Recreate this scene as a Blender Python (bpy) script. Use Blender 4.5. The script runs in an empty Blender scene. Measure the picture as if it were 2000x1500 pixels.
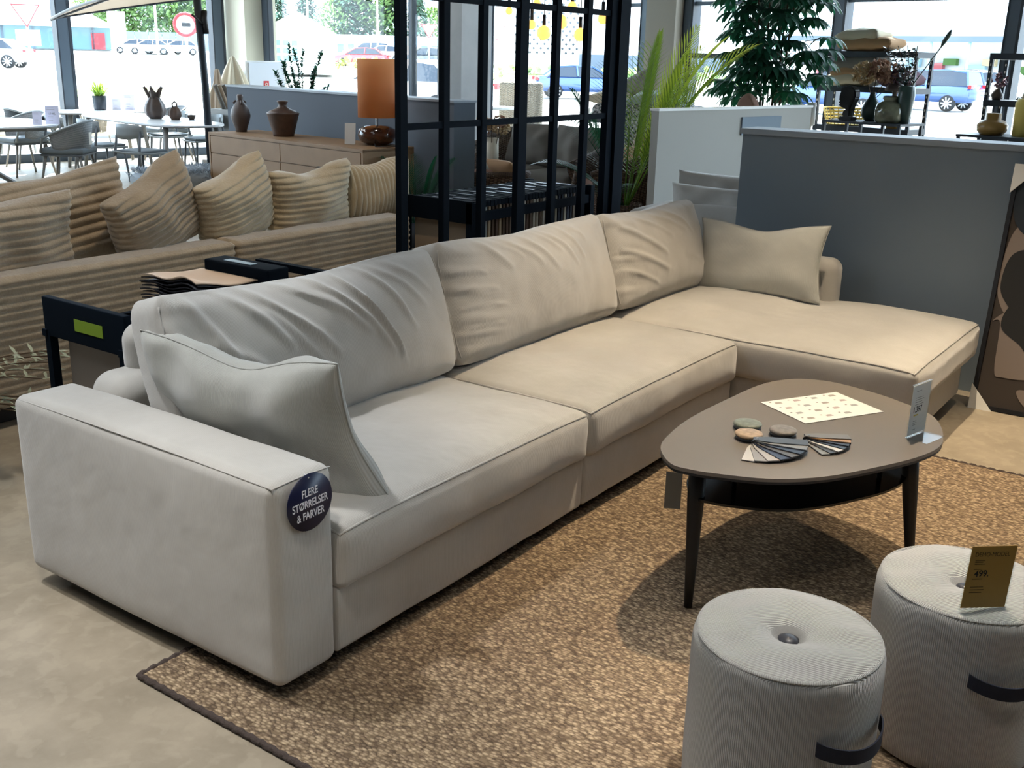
import bpy, bmesh, math, random
from mathutils import Vector, Matrix, noise
PI = math.pi
rnd = random.Random(7)
S = bpy.context.scene
COL = S.collection

# ------------------------------------------------------------ camera
F_PX, YAW, PITCH, ROLL = 2054.0, 0.612669, 0.301378, 0.024696
CAM = Vector((-1.578, -1.809, 1.62))
cy, sy, cp, sp = math.cos(YAW), math.sin(YAW), math.cos(PITCH), math.sin(PITCH)
fw = Vector((cy*cp, sy*cp, -sp)); r0 = Vector((sy, -cy, 0)); u0 = r0.cross(fw)
rr = r0*math.cos(ROLL) + u0*math.sin(ROLL); uu = rr.cross(fw)
cd = bpy.data.cameras.new('camera'); cam = bpy.data.objects.new('camera', cd); COL.objects.link(cam)
mw = Matrix((rr, uu, -fw)).transposed().to_4x4(); mw.translation = CAM
cam.matrix_world = mw
cd.sensor_width = 36; cd.lens = F_PX/2000*36; cd.clip_end = 2000; cd.clip_start = .05
S.camera = cam

# ------------------------------------------------------------ world, lights, exposure
S.view_settings.view_transform = 'Standard'; S.view_settings.look = 'None'
S.view_settings.gamma = 1; S.view_settings.use_curve_mapping = False
S.view_settings.exposure = 0.0
W = bpy.data.worlds.new('sky'); S.world = W; W.use_nodes = True
bg = W.node_tree.nodes['Background']; bg.inputs[0].default_value = (.72, .86, 1, 1); bg.inputs[1].default_value = 9.0

BA = math.radians(11.5)                      # the building stands turned against the sofa
def B(a, b, z=0): return Vector((a*math.cos(BA)+b*math.sin(BA), -a*math.sin(BA)+b*math.cos(BA), z))

def lamp(name, kind, loc, target, energy, color, **kw):
    l = bpy.data.lights.new(name, kind); l.energy = energy; l.color = color
    for k, v in kw.items(): setattr(l, k, v)
    o = bpy.data.objects.new(name, l); COL.objects.link(o); o.location = loc
    o.rotation_euler = (Vector(target)-Vector(loc)).to_track_quat('-Z', 'Y').to_euler()
    return o
lamp('sun', 'SUN', (30, 30, 40), (30-17.5, 30-17, 40-26), 20.0, (1, .95, .88), angle=.009)
WARM = (1, .81, .57); NEUT = (1, .94, .86); COOL = (.96, .98, 1)
SPOTS = [((2.75, -.45, 4.1), (2.4, -.8, 0), 630, WARM, 1.06, .018),
         ((3.9, -.2, 4.1), (3.1, .2, .4), 60, WARM, .95, .05),
         ((1.3, -.6, 4.1), (2.2, .8, .6), 35, WARM, 1.0, .08),
         ((3.6, -1.6, 4.1), (2.9, -1.75, 0), 430, WARM, .74, .03),
         ((-.5, 1.5, 4.1), (-.15, .75, .5), 380, COOL, .82, .10),  # cool spot added to stand in for window daylight on the arm top
         ((-1.2, -.6, 4.1), (-1.0, -.1, 0), 240, NEUT, .9, .12),
         ((.8, -1.3, 4.1), (.66, -1.45, 0), 400, NEUT, .52, .12),
         ((-.6, -2.2, 4.1), (.3, -1.2, 0), 45, NEUT, 1.5, .15),
         ((1.9, 1.9, 4.1), (2.2, 2.7, .6), 150, WARM, 1.3, .08),
         ((4.6, 4.2, 4.1), (5.3, 5.6, .8), 90, NEUT, 1.3, .08),
         ((7.6, 2.6, 4.1), (6.8, 2.0, .8), 70, WARM, 1.2, .08)]
FILL_PANELS = [((3.6, 8.6, 4.15), 70), ((5.5, 10.5, 4.15), 70), ((-1.4, -1.6, 4.15), 14), ((-1.6, 2.2, 4.15), 45), ((2.0, -3.4, 4.15), 4), ((1.4, 4.4, 4.15), 16)]  # unseen area lights added overhead to lift the ambient level
for p, e in FILL_PANELS: lamp('fill_lamp', 'AREA', p, (p[0], p[1], 0), e, (.92, .96, 1), shape='RECTANGLE', size=2.4, size_y=1.2)
for i, (p, t, e, c, sz, rad) in enumerate(SPOTS):
    lamp('spot_lamp', 'SPOT', p, t, e, c, spot_size=sz, spot_blend=.6, shadow_soft_size=rad)

# ------------------------------------------------------------ materials
def lin(h):
    if isinstance(h, tuple): return (*h, 1)
    h = h.lstrip('#'); v = [int(h[i:i+2], 16)/255 for i in (0, 2, 4)]
    return tuple((x/12.92 if x <= .04045 else ((x+.055)/1.055)**2.4) for x in v)+(1,)
def nd(t, kind, **kw):
    n = t.nodes.new(kind)
    for k, v in kw.items():
        if k in n.inputs: n.inputs[k].default_value = v
        else: setattr(n, k, v)
    return n
def mat(name, color, rough=.7, metal=0, spec=.5, bump=None, var=None, sheen=0, coat=0, trans=0):
    """var=(scale, amount, color2) mottling; bump=(kind, scale, strength, dist)"""
    m = bpy.data.materials.new(name); m.use_nodes = True; t = m.node_tree; b = t.nodes['Principled BSDF']
    b.inputs['Base Color'].default_value = lin(color); b.inputs['Roughness'].default_value = rough
    b.inputs['Metallic'].default_value = metal; b.inputs['Specular IOR Level'].default_value = spec
    if sheen: b.inputs['Sheen Weight'].default_value = sheen; b.inputs['Sheen Roughness'].default_value = .45
    if coat: b.inputs['Coat Weight'].default_value = coat
    tc = nd(t, 'ShaderNodeTexCoord')
    if var:
        nz = nd(t, 'ShaderNodeTexNoise'); nz.inputs['Scale'].default_value = var[0]; nz.inputs['Detail'].default_value = 5
        t.links.new(tc.outputs['Object'], nz.inputs['Vector'])
        rp = nd(t, 'ShaderNodeValToRGB'); rp.color_ramp.elements[0].position = .5-var[1]; rp.color_ramp.elements[1].position = .5+var[1]
        rp.color_ramp.elements[0].color = lin(color); rp.color_ramp.elements[1].color = lin(var[2])
        t.links.new(nz.outputs[0], rp.inputs[0]); t.links.new(rp.outputs[0], b.inputs['Base Color'])
    if bump:
        kind, sc, st, ds = bump
        if kind == 'noise':
            n = nd(t, 'ShaderNodeTexNoise'); n.inputs['Scale'].default_value = sc; n.inputs['Detail'].default_value = 4
            t.links.new(tc.outputs['Object'], n.inputs['Vector']); h = n.outputs[0]
        bp = nd(t, 'ShaderNodeBump'); bp.inputs['Strength'].default_value = st; bp.inputs['Distance'].default_value = ds
        t.links.new(h, bp.inputs['Height']); t.links.new(bp.outputs[0], b.inputs['Normal'])
    return m
def cord(name, color, color2, pitch=.0035, strength=.35, rough=.85, sheen=.3, nscale=3.0, shade=.10):
    """fabric with fine ribs that follow the UV map (u runs across the ribs, in metres)"""
    m = mat(name, color, rough, sheen=sheen); t = m.node_tree; b = t.nodes['Principled BSDF']
    uv = nd(t, 'ShaderNodeUVMap'); sx = nd(t, 'ShaderNodeSeparateXYZ'); t.links.new(uv.outputs[0], sx.inputs[0])
    mu = nd(t, 'ShaderNodeMath', operation='MULTIPLY'); mu.inputs[1].default_value = 2*PI/pitch; t.links.new(sx.outputs[0], mu.inputs[0])
    sn = nd(t, 'ShaderNodeMath', operation='SINE'); t.links.new(mu.outputs[0], sn.inputs[0])
    tc = nd(t, 'ShaderNodeTexCoord')
    nz = nd(t, 'ShaderNodeTexNoise'); nz.inputs['Scale'].default_value = nscale; nz.inputs['Detail'].default_value = 6; nz.inputs['Roughness'].default_value = .6
    t.links.new(tc.outputs['Object'], nz.inputs['Vector'])
    rp = nd(t, 'ShaderNodeValToRGB'); rp.color_ramp.elements[0].position = .38; rp.color_ramp.elements[1].position = .62
    rp.color_ramp.elements[0].color = lin(color); rp.color_ramp.elements[1].color = lin(color2)
    t.links.new(nz.outputs[0], rp.inputs[0])
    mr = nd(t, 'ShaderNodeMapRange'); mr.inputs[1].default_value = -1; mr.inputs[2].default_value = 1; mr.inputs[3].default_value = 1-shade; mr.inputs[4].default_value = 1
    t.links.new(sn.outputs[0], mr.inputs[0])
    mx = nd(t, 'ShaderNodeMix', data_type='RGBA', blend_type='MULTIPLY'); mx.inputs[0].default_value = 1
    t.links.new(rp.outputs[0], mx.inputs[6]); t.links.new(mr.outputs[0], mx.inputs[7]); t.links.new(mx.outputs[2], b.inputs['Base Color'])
    n2 = nd(t, 'ShaderNodeTexNoise'); n2.inputs['Scale'].default_value = 9; t.links.new(tc.outputs['Object'], n2.inputs['Vector'])
    b1 = nd(t, 'ShaderNodeBump'); b1.inputs['Strength'].default_value = .25; b1.inputs['Distance'].default_value = .02; t.links.new(n2.outputs[0], b1.inputs['Height'])
    b2 = nd(t, 'ShaderNodeBump'); b2.inputs['Strength'].default_value = strength; b2.inputs['Distance'].default_value = pitch*.4
    t.links.new(sn.outputs[0], b2.inputs['Height']); t.links.new(b1.outputs[0], b2.inputs['Normal']); t.links.new(b2.outputs[0], b.inputs['Normal'])
    return m
def weave(name, c1, c2, sx_, sy_, strength=.8, dist=.01, rough=.7, axes='XY', alpha=False):
    """over-and-under weave from two crossing waves on the UV map"""
    m = mat(name, c1, rough); t = m.node_tree; b = t.nodes['Principled BSDF']
    uv = nd(t, 'ShaderNodeUVMap'); s = nd(t, 'ShaderNodeSeparateXYZ'); t.links.new(uv.outputs[0], s.inputs[0])
    def sn(o, k):
        a = nd(t, 'ShaderNodeMath', operation='MULTIPLY'); a.inputs[1].default_value = k; t.links.new(o, a.inputs[0])
        c = nd(t, 'ShaderNodeMath', operation='SINE'); t.links.new(a.outputs[0], c.inputs[0]); return c.outputs[0]
    a = sn(s.outputs[0], PI/sx_); c = sn(s.outputs[1], PI/sy_)
    mu = nd(t, 'ShaderNodeMath', operation='MULTIPLY'); t.links.new(a, mu.inputs[0]); t.links.new(c, mu.inputs[1])
    ab = nd(t, 'ShaderNodeMath', operation='ABSOLUTE'); t.links.new(mu.outputs[0], ab.inputs[0])
    rp = nd(t, 'ShaderNodeValToRGB'); rp.color_ramp.elements[0].color = lin(c2); rp.color_ramp.elements[1].color = lin(c1); rp.color_ramp.elements[1].position = .35
    t.links.new(ab.outputs[0], rp.inputs[0]); t.links.new(rp.outputs[0], b.inputs['Base Color'])
    bp = nd(t, 'ShaderNodeBump'); bp.inputs['Strength'].default_value = strength; bp.inputs['Distance'].default_value = dist
    t.links.new(mu.outputs[0], bp.inputs['Height']); t.links.new(bp.outputs[0], b.inputs['Normal'])
    return m

M = {}
M['sofa'] = cord('pale_cord_fabric', '#b6b2ab', '#c1bdb6', .0042, .26, shade=.07, sheen=.5)
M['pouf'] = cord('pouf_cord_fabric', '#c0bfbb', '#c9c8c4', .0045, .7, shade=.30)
M['throw'] = cord('throw_pillow_cord_fabric', '#b4b4ae', '#bfbfb8', .0036, .45)
M['plush'] = mat('beige_plush', '#9d8d77', .95, sheen=.5, var=(14, .2, '#ab9b84'), bump=('noise', 90, .35, .01))
M['plush_light'] = mat('cream_plush', '#b5a58a', .95, sheen=.5, var=(14, .2, '#c2b397'), bump=('noise', 90, .35, .01))
M['black'] = mat('black_metal', '#14161c', .45)
M['navy_black'] = mat('black_powder_coat', '#0b131c', .8, spec=.05)
M['glossblack'] = mat('black_glass', '#07090d', .12)
M['dark_wood'] = mat('black_stained_wood', '#17130f', .5, var=(20, .3, '#0f0c0a'))
M['taupe'] = mat('taupe_laminate', '#786f66', .5, bump=('noise', 250, .08, .002))
M['white'] = mat('white_paint', '#e6e6e4', .6)
M['paper'] = mat('white_paper', '#eceae4', .7)
M['ink'] = mat('dark_print', '#2a2826', .8)
M['greyink'] = mat('grey_print', '#8d8a86', .8)
M['gold'] = mat('gold_card', '#b08a44', .5)
M['goldink'] = mat('brown_print', '#4d3c12', .7)
M['navy'] = mat('navy_card', '#0f1438', .4)
M['tagwhite'] = mat('white_lettering', '#e4e4ea', .6)
M['concrete_col'] = mat('pale_concrete', '#b5b7b9', .9, var=(2.5, .2, '#a5a8ab'), bump=('noise', 12, .2, .01))
M['wall_white'] = mat('white_wall', '#a9a7a1', .9, bump=('noise', 40, .1, .003))
M['wall_grey'] = mat('blue_grey_wall', '#5f6873', .85, bump=('noise', 60, .1, .003))
M['wall_dark'] = mat('slate_grey_wall', '#75828f', .8, var=(1.3, .3, '#7b8894'), bump=('noise', 60, .1, .003))
M['wall_edge'] = mat('grey_edge_strip', '#8f9aa4', .5)
M['ceiling'] = mat('dark_ceiling', '#3a3c3f', .9)
M['frame'] = mat('grey_window_frame', '#4d5a68', .45, metal=.2)
M['frame_dark'] = mat('dark_window_frame', '#232c38', .5)
M['oak'] = mat('brown_oak', '#9a7a58', .55, var=(5, .3, '#8b6d4d'))
M['orange_shade'] = mat('orange_linen', '#cf9464', .85)
M['glazed_brown'] = mat('glazed_brown_ceramic', '#2e1a10', .15, var=(9, .15, '#5a2f18'), coat=.6)
M['brown_clay'] = mat('brown_clay', '#5b4336', .45, var=(12, .2, '#43322a'))
M['dark_clay'] = mat('dark_clay', '#4b4240', .5, var=(10, .2, '#5b4c46'))
M['chair_grey'] = mat('grey_plastic', '#8f999e', .5)
M['chair_dark'] = mat('dark_grey_metal', '#5d656d', .5)
M['cushion_grey'] = mat('grey_seat_fabric', '#6f7a82', .85)
M['table_grey'] = mat('taupe_grey_metal', '#8a8a88', .5)
M['table_white'] = mat('white_table_laminate', '#e8ecf0', .25)
M['rope'] = weave('grey_rope_mesh', '#a3a8ac', '#6b7075', .006, .02, .8, .004)
M['rope_dark'] = weave('dark_rope_mesh', '#3c454c', '#1e2429', .006, .02, .8, .004)
M['wicker'] = weave('grey_wicker', '#a09084', '#3f342d', .025, .012, 1, .012)
M['wicker_brown'] = weave('brown_wicker', '#7d614e', '#2c1f18', .03, .012, 1, .012)
M['wicker_pale'] = weave('pale_wicker', '#cdbda6', '#9b8a74', .035, .014, 1, .012)
M['cush_taupe'] = mat('taupe_canvas', '#77736c', .9)
M['cush_pink'] = mat('rose_brown_canvas', '#8a6a5b', .9)
M['cush_cream'] = mat('cream_canvas', '#cabfa8', .9)
M['cush_tan'] = mat('tan_canvas', '#b28c66', .9)
M['cush_sage'] = mat('sage_canvas', '#8d9a92', .9)
M['fur_dark'] = mat('black_white_knit', '#2d3038', .95, var=(30, .08, '#b9b9bb'))
M['fur'] = mat('grey_sheepskin', '#a9b6c2', .95, sheen=.5)
M['leaf'] = mat('dark_leaf', '#1f4a38', .45)
M['leaf2'] = mat('palm_leaf', '#4f7a35', .5)
M['leaf3'] = mat('bright_leaf', '#93b04a', .5)
M['olive'] = mat('olive_leaf', '#a0a48a', .6)
M['stem'] = mat('brown_stem', '#5a4632', .8)
M['soil'] = mat('dark_soil', '#2b2119', .9)
M['pot'] = mat('dark_pot', '#2d3540', .5)
M['pot_pale'] = mat('pale_pot', '#d6cdb9', .6)
M['flower'] = mat('dried_blossom', '#c9a98b', .9, var=(30, .2, '#9b6e62'))
M['flower_pale'] = mat('pale_dried_blossom', '#dccba6', .9, var=(30, .2, '#c0a077'))
M['flower_dark'] = mat('plum_dried_blossom', '#6e5560', .9)
M['basket'] = mat('yellow_basket', '#d8bf63', .7)
M['greenglass'] = mat('olive_glaze', '#5a5c4a', .12, coat=.6, var=(7, .15, '#8a8c74'))
M['darkgreen'] = mat('dark_green_ceramic', '#31443f', .3)
M['amber'] = mat('amber_ceramic', '#a8844a', .3)
M['bulb'] = mat('amber_glass_bulb', '#ffd36a', .2)
M['canvas'] = mat('beige_parasol_cloth', '#b6a593', .9)
M['red'] = mat('red_paint', '#c02028', .5)
M['green_sticker'] = mat('green_sticker', '#6f8a1c', .6)
M['leather'] = mat('cream_leather', '#d8bda4', .6, var=(4, .3, '#dfc8b2'))
M['leather_dark'] = mat('dark_leather', '#23252e', .6)
M['asphalt'] = mat('pale_paving', '#b8b6ae', .9, var=(.3, .2, '#c8c6be'))
M['grass'] = mat('pale_lawn', '#b6bd7a', .95, var=(.5, .3, '#a3ad60'))
M['kerb'] = mat('grey_kerb', '#7c7c7a', .9)
M['tree'] = mat('tree_leaf', '#4f6e48', .8, var=(.8, .2, '#7d9660'))
M['conifer'] = mat('conifer_leaf', '#41604f', .8, var=(.8, .2, '#5a7a62'))
M['bld_white'] = mat('white_render', '#dcdcdc', .8)
M['bld_blue'] = mat('pale_blue_cladding', '#9cc0d2', .7)
M['bld_glass'] = mat('shop_glass', '#5f7f88', .1)
M['car_blue'] = mat('blue_car_paint', '#2f4f86', .25, coat=1, metal=.3)
M['car_white'] = mat('white_car_paint', '#e8e8ea', .25, coat=1)
M['car_red'] = mat('red_car_paint', '#a01828', .25, coat=1)
M['car_dark'] = mat('dark_car_paint', '#2a323c', .25, coat=1)
M['car_glass'] = mat('car_glass', '#1c2a3a', .05)
M['tyre'] = mat('black_tyre', '#15161a', .8)
M['rim'] = mat('silver_rim', '#b8bcc2', .3, metal=.8)
M['tail'] = mat('red_tail_lamp', '#d01c20', .3)
M['bench_brown'] = mat('brown_panel', '#5a3a2a', .6)

def glass_mat(name, tint=(.94, .97, .98), ior=1.35):
    m = bpy.data.materials.new(name); m.use_nodes = True; t = m.node_tree; t.nodes.clear()
    o = nd(t, 'ShaderNodeOutputMaterial'); tr = nd(t, 'ShaderNodeBsdfTransparent'); tr.inputs[0].default_value = (*tint, 1)
    g = nd(t, 'ShaderNodeBsdfGlossy'); g.inputs['Roughness'].default_value = .03
    fr = nd(t, 'ShaderNodeFresnel'); fr.inputs[0].default_value = ior
    ge = nd(t, 'ShaderNodeNewGeometry'); iv = nd(t, 'ShaderNodeMath', operation='SUBTRACT'); iv.inputs[0].default_value = 1; t.links.new(ge.outputs['Backfacing'], iv.inputs[1])
    fm = nd(t, 'ShaderNodeMath', operation='MULTIPLY'); t.links.new(fr.outputs[0], fm.inputs[0]); t.links.new(iv.outputs[0], fm.inputs[1])
    mx = nd(t, 'ShaderNodeMixShader'); t.links.new(fm.outputs[0], mx.inputs[0]); t.links.new(tr.outputs[0], mx.inputs[1]); t.links.new(g.outputs[0], mx.inputs[2])
    t.links.new(mx.outputs[0], o.inputs[0]); return m
M['glass'] = glass_mat('window_glass'); M['acrylic'] = glass_mat('clear_acrylic', (.95, .96, .96), 1.15)
# orange shade lets daylight through
M['bulb'].node_tree.nodes['Principled BSDF'].inputs['Emission Color'].default_value = (1, .72, .25, 1); M['bulb'].node_tree.nodes['Principled BSDF'].inputs['Emission Strength'].default_value = 1.3
t = M['orange_shade'].node_tree; b = t.nodes['Principled BSDF']
tl = nd(t, 'ShaderNodeBsdfTranslucent'); tl.inputs[0].default_value = lin('#dc9a62'); mx = nd(t, 'ShaderNodeMixShader'); mx.inputs[0].default_value = .5
t.links.new(b.outputs[0], mx.inputs[1]); t.links.new(tl.outputs[0], mx.inputs[2]); t.links.new(mx.outputs[0], t.nodes['Material Output'].inputs[0])
for k, c in (('leaf2', '#9fb840'), ('leaf3', '#d0e050'), ('leaf', '#1f6040'), ('bulb', '#ffd080'), ('canvas', '#c8b8a0'), ('tree', '#90b060')):
    t = M[k].node_tree; b = t.nodes['Principled BSDF']
    tl = nd(t, 'ShaderNodeBsdfTranslucent'); tl.inputs[0].default_value = lin(c); mx = nd(t, 'ShaderNodeMixShader'); mx.inputs[0].default_value = .35 if k != 'canvas' else .2
    t.links.new(b.outputs[0], mx.inputs[1]); t.links.new(tl.outputs[0], mx.inputs[2]); t.links.new(mx.outputs[0], t.nodes['Material Output'].inputs[0])

def floor_mat():
    m = mat('polished_concrete', '#8d8577', .45, spec=.4); t = m.node_tree; b = t.nodes['Principled BSDF']
    tc = nd(t, 'ShaderNodeTexCoord')
    n1 = nd(t, 'ShaderNodeTexNoise'); n1.inputs['Scale'].default_value = 4.5; n1.inputs['Detail'].default_value = 9; n1.inputs['Roughness'].default_value = .6
    n2 = nd(t, 'ShaderNodeTexNoise'); n2.inputs['Scale'].default_value = 16; n2.inputs['Detail'].default_value = 6; n2.inputs['Distortion'].default_value = .4
    for n in (n1, n2): t.links.new(tc.outputs['Object'], n.inputs['Vector'])
    r1 = nd(t, 'ShaderNodeValToRGB'); e = r1.color_ramp.elements; e[0].position = .35; e[0].color = lin('#8f8472'); e[1].position = .65; e[1].color = lin('#a69a87')
    r2 = nd(t, 'ShaderNodeValToRGB'); e = r2.color_ramp.elements; e[0].position = .52; e[0].color = (0, 0, 0, 1); e[1].position = .60; e[1].color = (1, 1, 1, 1)
    t.links.new(n1.outputs[0], r1.inputs[0]); t.links.new(n2.outputs[0], r2.inputs[0])
    mx = nd(t, 'ShaderNodeMix', data_type='RGBA'); mx.inputs[7].default_value = lin('#b2a692')
    mm = nd(t, 'ShaderNodeMath', operation='MULTIPLY'); mm.inputs[1].default_value = .30; t.links.new(r2.outputs[0], mm.inputs[0])
    t.links.new(mm.outputs[0], mx.inputs[0]); t.links.new(r1.outputs[0], mx.inputs[6])
    vz = nd(t, 'ShaderNodeTexVoronoi'); vz.inputs['Scale'].default_value = 5; t.links.new(tc.outputs['Object'], vz.inputs['Vector'])
    r3 = nd(t, 'ShaderNodeValToRGB'); e = r3.color_ramp.elements; e[0].position = .012; e[0].color = (.08, .07, .06, 1); e[1].position = .016; e[1].color = (1, 1, 1, 1)
    t.links.new(vz.outputs['Distance'], r3.inputs[0])
    m2 = nd(t, 'ShaderNodeMix', data_type='RGBA', blend_type='MULTIPLY'); m2.inputs[0].default_value = .8
    t.links.new(mx.outputs[2], m2.inputs[6]); t.links.new(r3.outputs[0], m2.inputs[7]); t.links.new(m2.outputs[2], b.inputs['Base Color'])
    bp = nd(t, 'ShaderNodeBump'); bp.inputs['Strength'].default_value = .12; bp.inputs['Distance'].default_value = .01; t.links.new(n2.outputs[0], bp.inputs['Height']); t.links.new(bp.outputs[0], b.inputs['Normal'])
    return m
M['floor'] = floor_mat()
def rug_mat():
    m = mat('braided_jute', '#9b8163', .95); t = m.node_tree; b = t.nodes['Principled BSDF']
    tc = nd(t, 'ShaderNodeTexCoord'); mp = nd(t, 'ShaderNodeMapping'); mp.inputs['Scale'].default_value = (1/.0082, 1/.0150, 1)
    mp.inputs['Rotation'].default_value = (0, 0, 0)
    nz = nd(t, 'ShaderNodeTexNoise'); nz.inputs['Scale'].default_value = 5; t.links.new(tc.outputs['Object'], nz.inputs['Vector'])
    ad = nd(t, 'ShaderNodeMix', data_type='RGBA'); ad.inputs[0].default_value = .012
    t.links.new(tc.outputs['Object'], ad.inputs[6]); t.links.new(nz.outputs[1], ad.inputs[7]); t.links.new(ad.outputs[2], mp.inputs['Vector'])
    v = nd(t, 'ShaderNodeTexVoronoi'); v.inputs['Scale'].default_value = 1; v.inputs['Randomness'].default_value = .8; t.links.new(mp.outputs[0], v.inputs['Vector'])
    sx = nd(t, 'ShaderNodeSeparateColor'); t.links.new(v.outputs['Color'], sx.inputs[0])
    r = nd(t, 'ShaderNodeValToRGB'); cr = r.color_ramp; cr.elements[0].position = 0; cr.elements[0].color = lin('#7b6853'); cr.elements[1].position = 1; cr.elements[1].color = lin('#c6af8f')
    for p, c in ((.2, '#8d7861'), (.5, '#a89276'), (.8, '#bba587')): e = cr.elements.new(p); e.color = lin(c)
    t.links.new(sx.outputs[0], r.inputs[0])
    dr = nd(t, 'ShaderNodeValToRGB'); e = dr.color_ramp.elements; e[0].position = .30; e[0].color = (1, 1, 1, 1); e[1].position = .62; e[1].color = (.28, .24, .2, 1)
    t.links.new(v.outputs['Distance'], dr.inputs[0])
    mx = nd(t, 'ShaderNodeMix', data_type='RGBA', blend_type='MULTIPLY'); mx.inputs[0].default_value = .75
    t.links.new(r.outputs[0], mx.inputs[6]); t.links.new(dr.outputs[0], mx.inputs[7]); t.links.new(mx.outputs[2], b.inputs['Base Color'])
    inv = nd(t, 'ShaderNodeMath', operation='SUBTRACT'); inv.inputs[0].default_value = 1; t.links.new(v.outputs['Distance'], inv.inputs[1])
    bp = nd(t, 'ShaderNodeBump'); bp.inputs['Strength'].default_value = 1; bp.inputs['Distance'].default_value = .007; t.links.new(inv.outputs[0], bp.inputs['Height']); t.links.new(bp.outputs[0], b.inputs['Normal'])
    return m
M['rug'] = rug_mat()
M['rugedge'] = mat('dark_jute_binding', '#4a3f3a', .95, bump=('noise', 120, .8, .01))
def art_mat():
    m = mat('abstract_print', '#8f7767', .8); return m
# ------------------------------------------------------------ geometry helpers
def axis_coords(h, r, n):
    e = [h-r+r*math.tan(k*PI/4/4) for k in range(1, 5)]
    inner = [-(h-r)+2*(h-r)*i/n for i in range(n+1)]
    return [-x for x in reversed(e)] + inner + e
def rbox(bm, c, h, r=.03, n=(8, 8, 8), fn=None, mtx=None, fold=None):
    """rounded box with optional deformation fn(p, normal, h) -> p; UV in metres, u across the ribs"""
    uvl = bm.loops.layers.uv.verify(); c = Vector(c); r = min(r, min(h)*.98)
    A = [axis_coords(h[i], r, n[i]) for i in range(3)]
    vd = {}
    def vert(q):
        k = tuple(round(x, 6) for x in q)
        if k in vd: return vd[k]
        q = Vector(q); inn = Vector([max(-(h[i]-r), min(h[i]-r, q[i])) for i in range(3)])
        d = (q-inn); d = d.normalized() if d.length > 1e-9 else Vector((0, 0, 1))
        p = inn + d*r
        if fn: p = fn(p, d, h)
        p = p + c
        if mtx: p = mtx @ p
        v = bm.verts.new(p); vd[k] = v; return v
    for ax in range(3):
        a, b = [(1, 2), (0, 2), (0, 1)][ax]
        for s in (-1, 1):
            G = []
            for x in A[a]:
                row = []
                for y in A[b]:
                    q = [0, 0, 0]; q[ax] = s*h[ax]; q[a] = x; q[b] = y; row.append((vert(q), q))
                G.append(row)
            for i in range(len(G)-1):
                for j in range(len(G[0])-1):
                    q = [G[i][j], G[i+1][j], G[i+1][j+1], G[i][j+1]]
                    if (ax in (0, 2)) == (s < 0): q.reverse()
                    try: f = bm.faces.new([v for v, _ in q])
                    except ValueError: continue
                    f.smooth = True
                    for l, (_, p) in zip(f.loops, q):
                        l[uvl].uv = {0: (p[1]+c.y, p[2]), 1: (p[0]+c.x, p[2]), 2: (p[1]+c.y, p[0])}[ax]
def box(bm, c, s, mtx=None):
    """plain box, full size s"""
    uvl = bm.loops.layers.uv.verify()
    x, y, z = s[0]/2, s[1]/2, s[2]/2; c = Vector(c)
    P = [Vector(p) for p in ((-x, -y, -z), (x, -y, -z), (x, y, -z), (-x, y, -z), (-x, -y, z), (x, -y, z), (x, y, z), (-x, y, z))]
    V = [bm.verts.new((mtx @ (p+c)) if mtx else p+c) for p in P]
    for f in ((0, 3, 2, 1), (4, 5, 6, 7), (0, 1, 5, 4), (1, 2, 6, 5), (2, 3, 7, 6), (3, 0, 4, 7)):
        fc = bm.faces.new([V[i] for i in f])
        for l, i in zip(fc.loops, f):
            p = P[i]; l[uvl].uv = (p.x+p.y, p.z) if abs(fc.normal.z) < .5 else (p.x, p.y)
def bar(bm, a, b, w, d=None, up=(0, 0, 1)):
    """rectangular bar from a to b"""
    a, b = Vector(a), Vector(b); d = d or w; z = (b-a); L = z.length; z.normalize()
    x = Vector(up).cross(z)
    if x.length < 1e-4: x = Vector((1, 0, 0)).cross(z)
    x.normalize(); y = z.cross(x)
    m = Matrix((x, y, z)).transposed().to_4x4(); m.translation = (a+b)/2
    box(bm, (0, 0, 0), (w, d, L), m)
def tube(bm, pts, r, seg=8, caps=True, closed=False):
    uvl = bm.loops.layers.uv.verify()
    pts = [Vector(p) for p in pts]; n = len(pts); R = r if isinstance(r, (list, tuple)) else [r]*n
    rings = []; prev = None
    for i, p in enumerate(pts):
        if closed: t = pts[(i+1) % n]-pts[i-1]
        else: t = (pts[min(i+1, n-1)]-pts[max(i-1, 0)])
        t.normalize()
        if prev is None:
            x = t.cross(Vector((0, 0, 1)))
            if x.length < 1e-3: x = t.cross(Vector((1, 0, 0)))
        else: x = prev-t*prev.dot(t)
        x.normalize(); prev = x; y = t.cross(x)
        rings.append([bm.verts.new(p+x*R[i]*math.cos(2*PI*k/seg)+y*R[i]*math.sin(2*PI*k/seg)) for k in range(seg)])
    rng = range(n) if closed else range(n-1)
    for i in rng:
        a, b = rings[i], rings[(i+1) % n]
        for k in range(seg):
            f = bm.faces.new((a[k], a[(k+1) % seg], b[(k+1) % seg], b[k])); f.smooth = True
            for l, uvv in zip(f.loops, ((k/seg, i*.05), ((k+1)/seg, i*.05), ((k+1)/seg, (i+1)*.05), (k/seg, (i+1)*.05))): l[uvl].uv = uvv
    if caps and not closed:
        bm.faces.new(list(reversed(rings[0]))); bm.faces.new(rings[-1])
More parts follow.
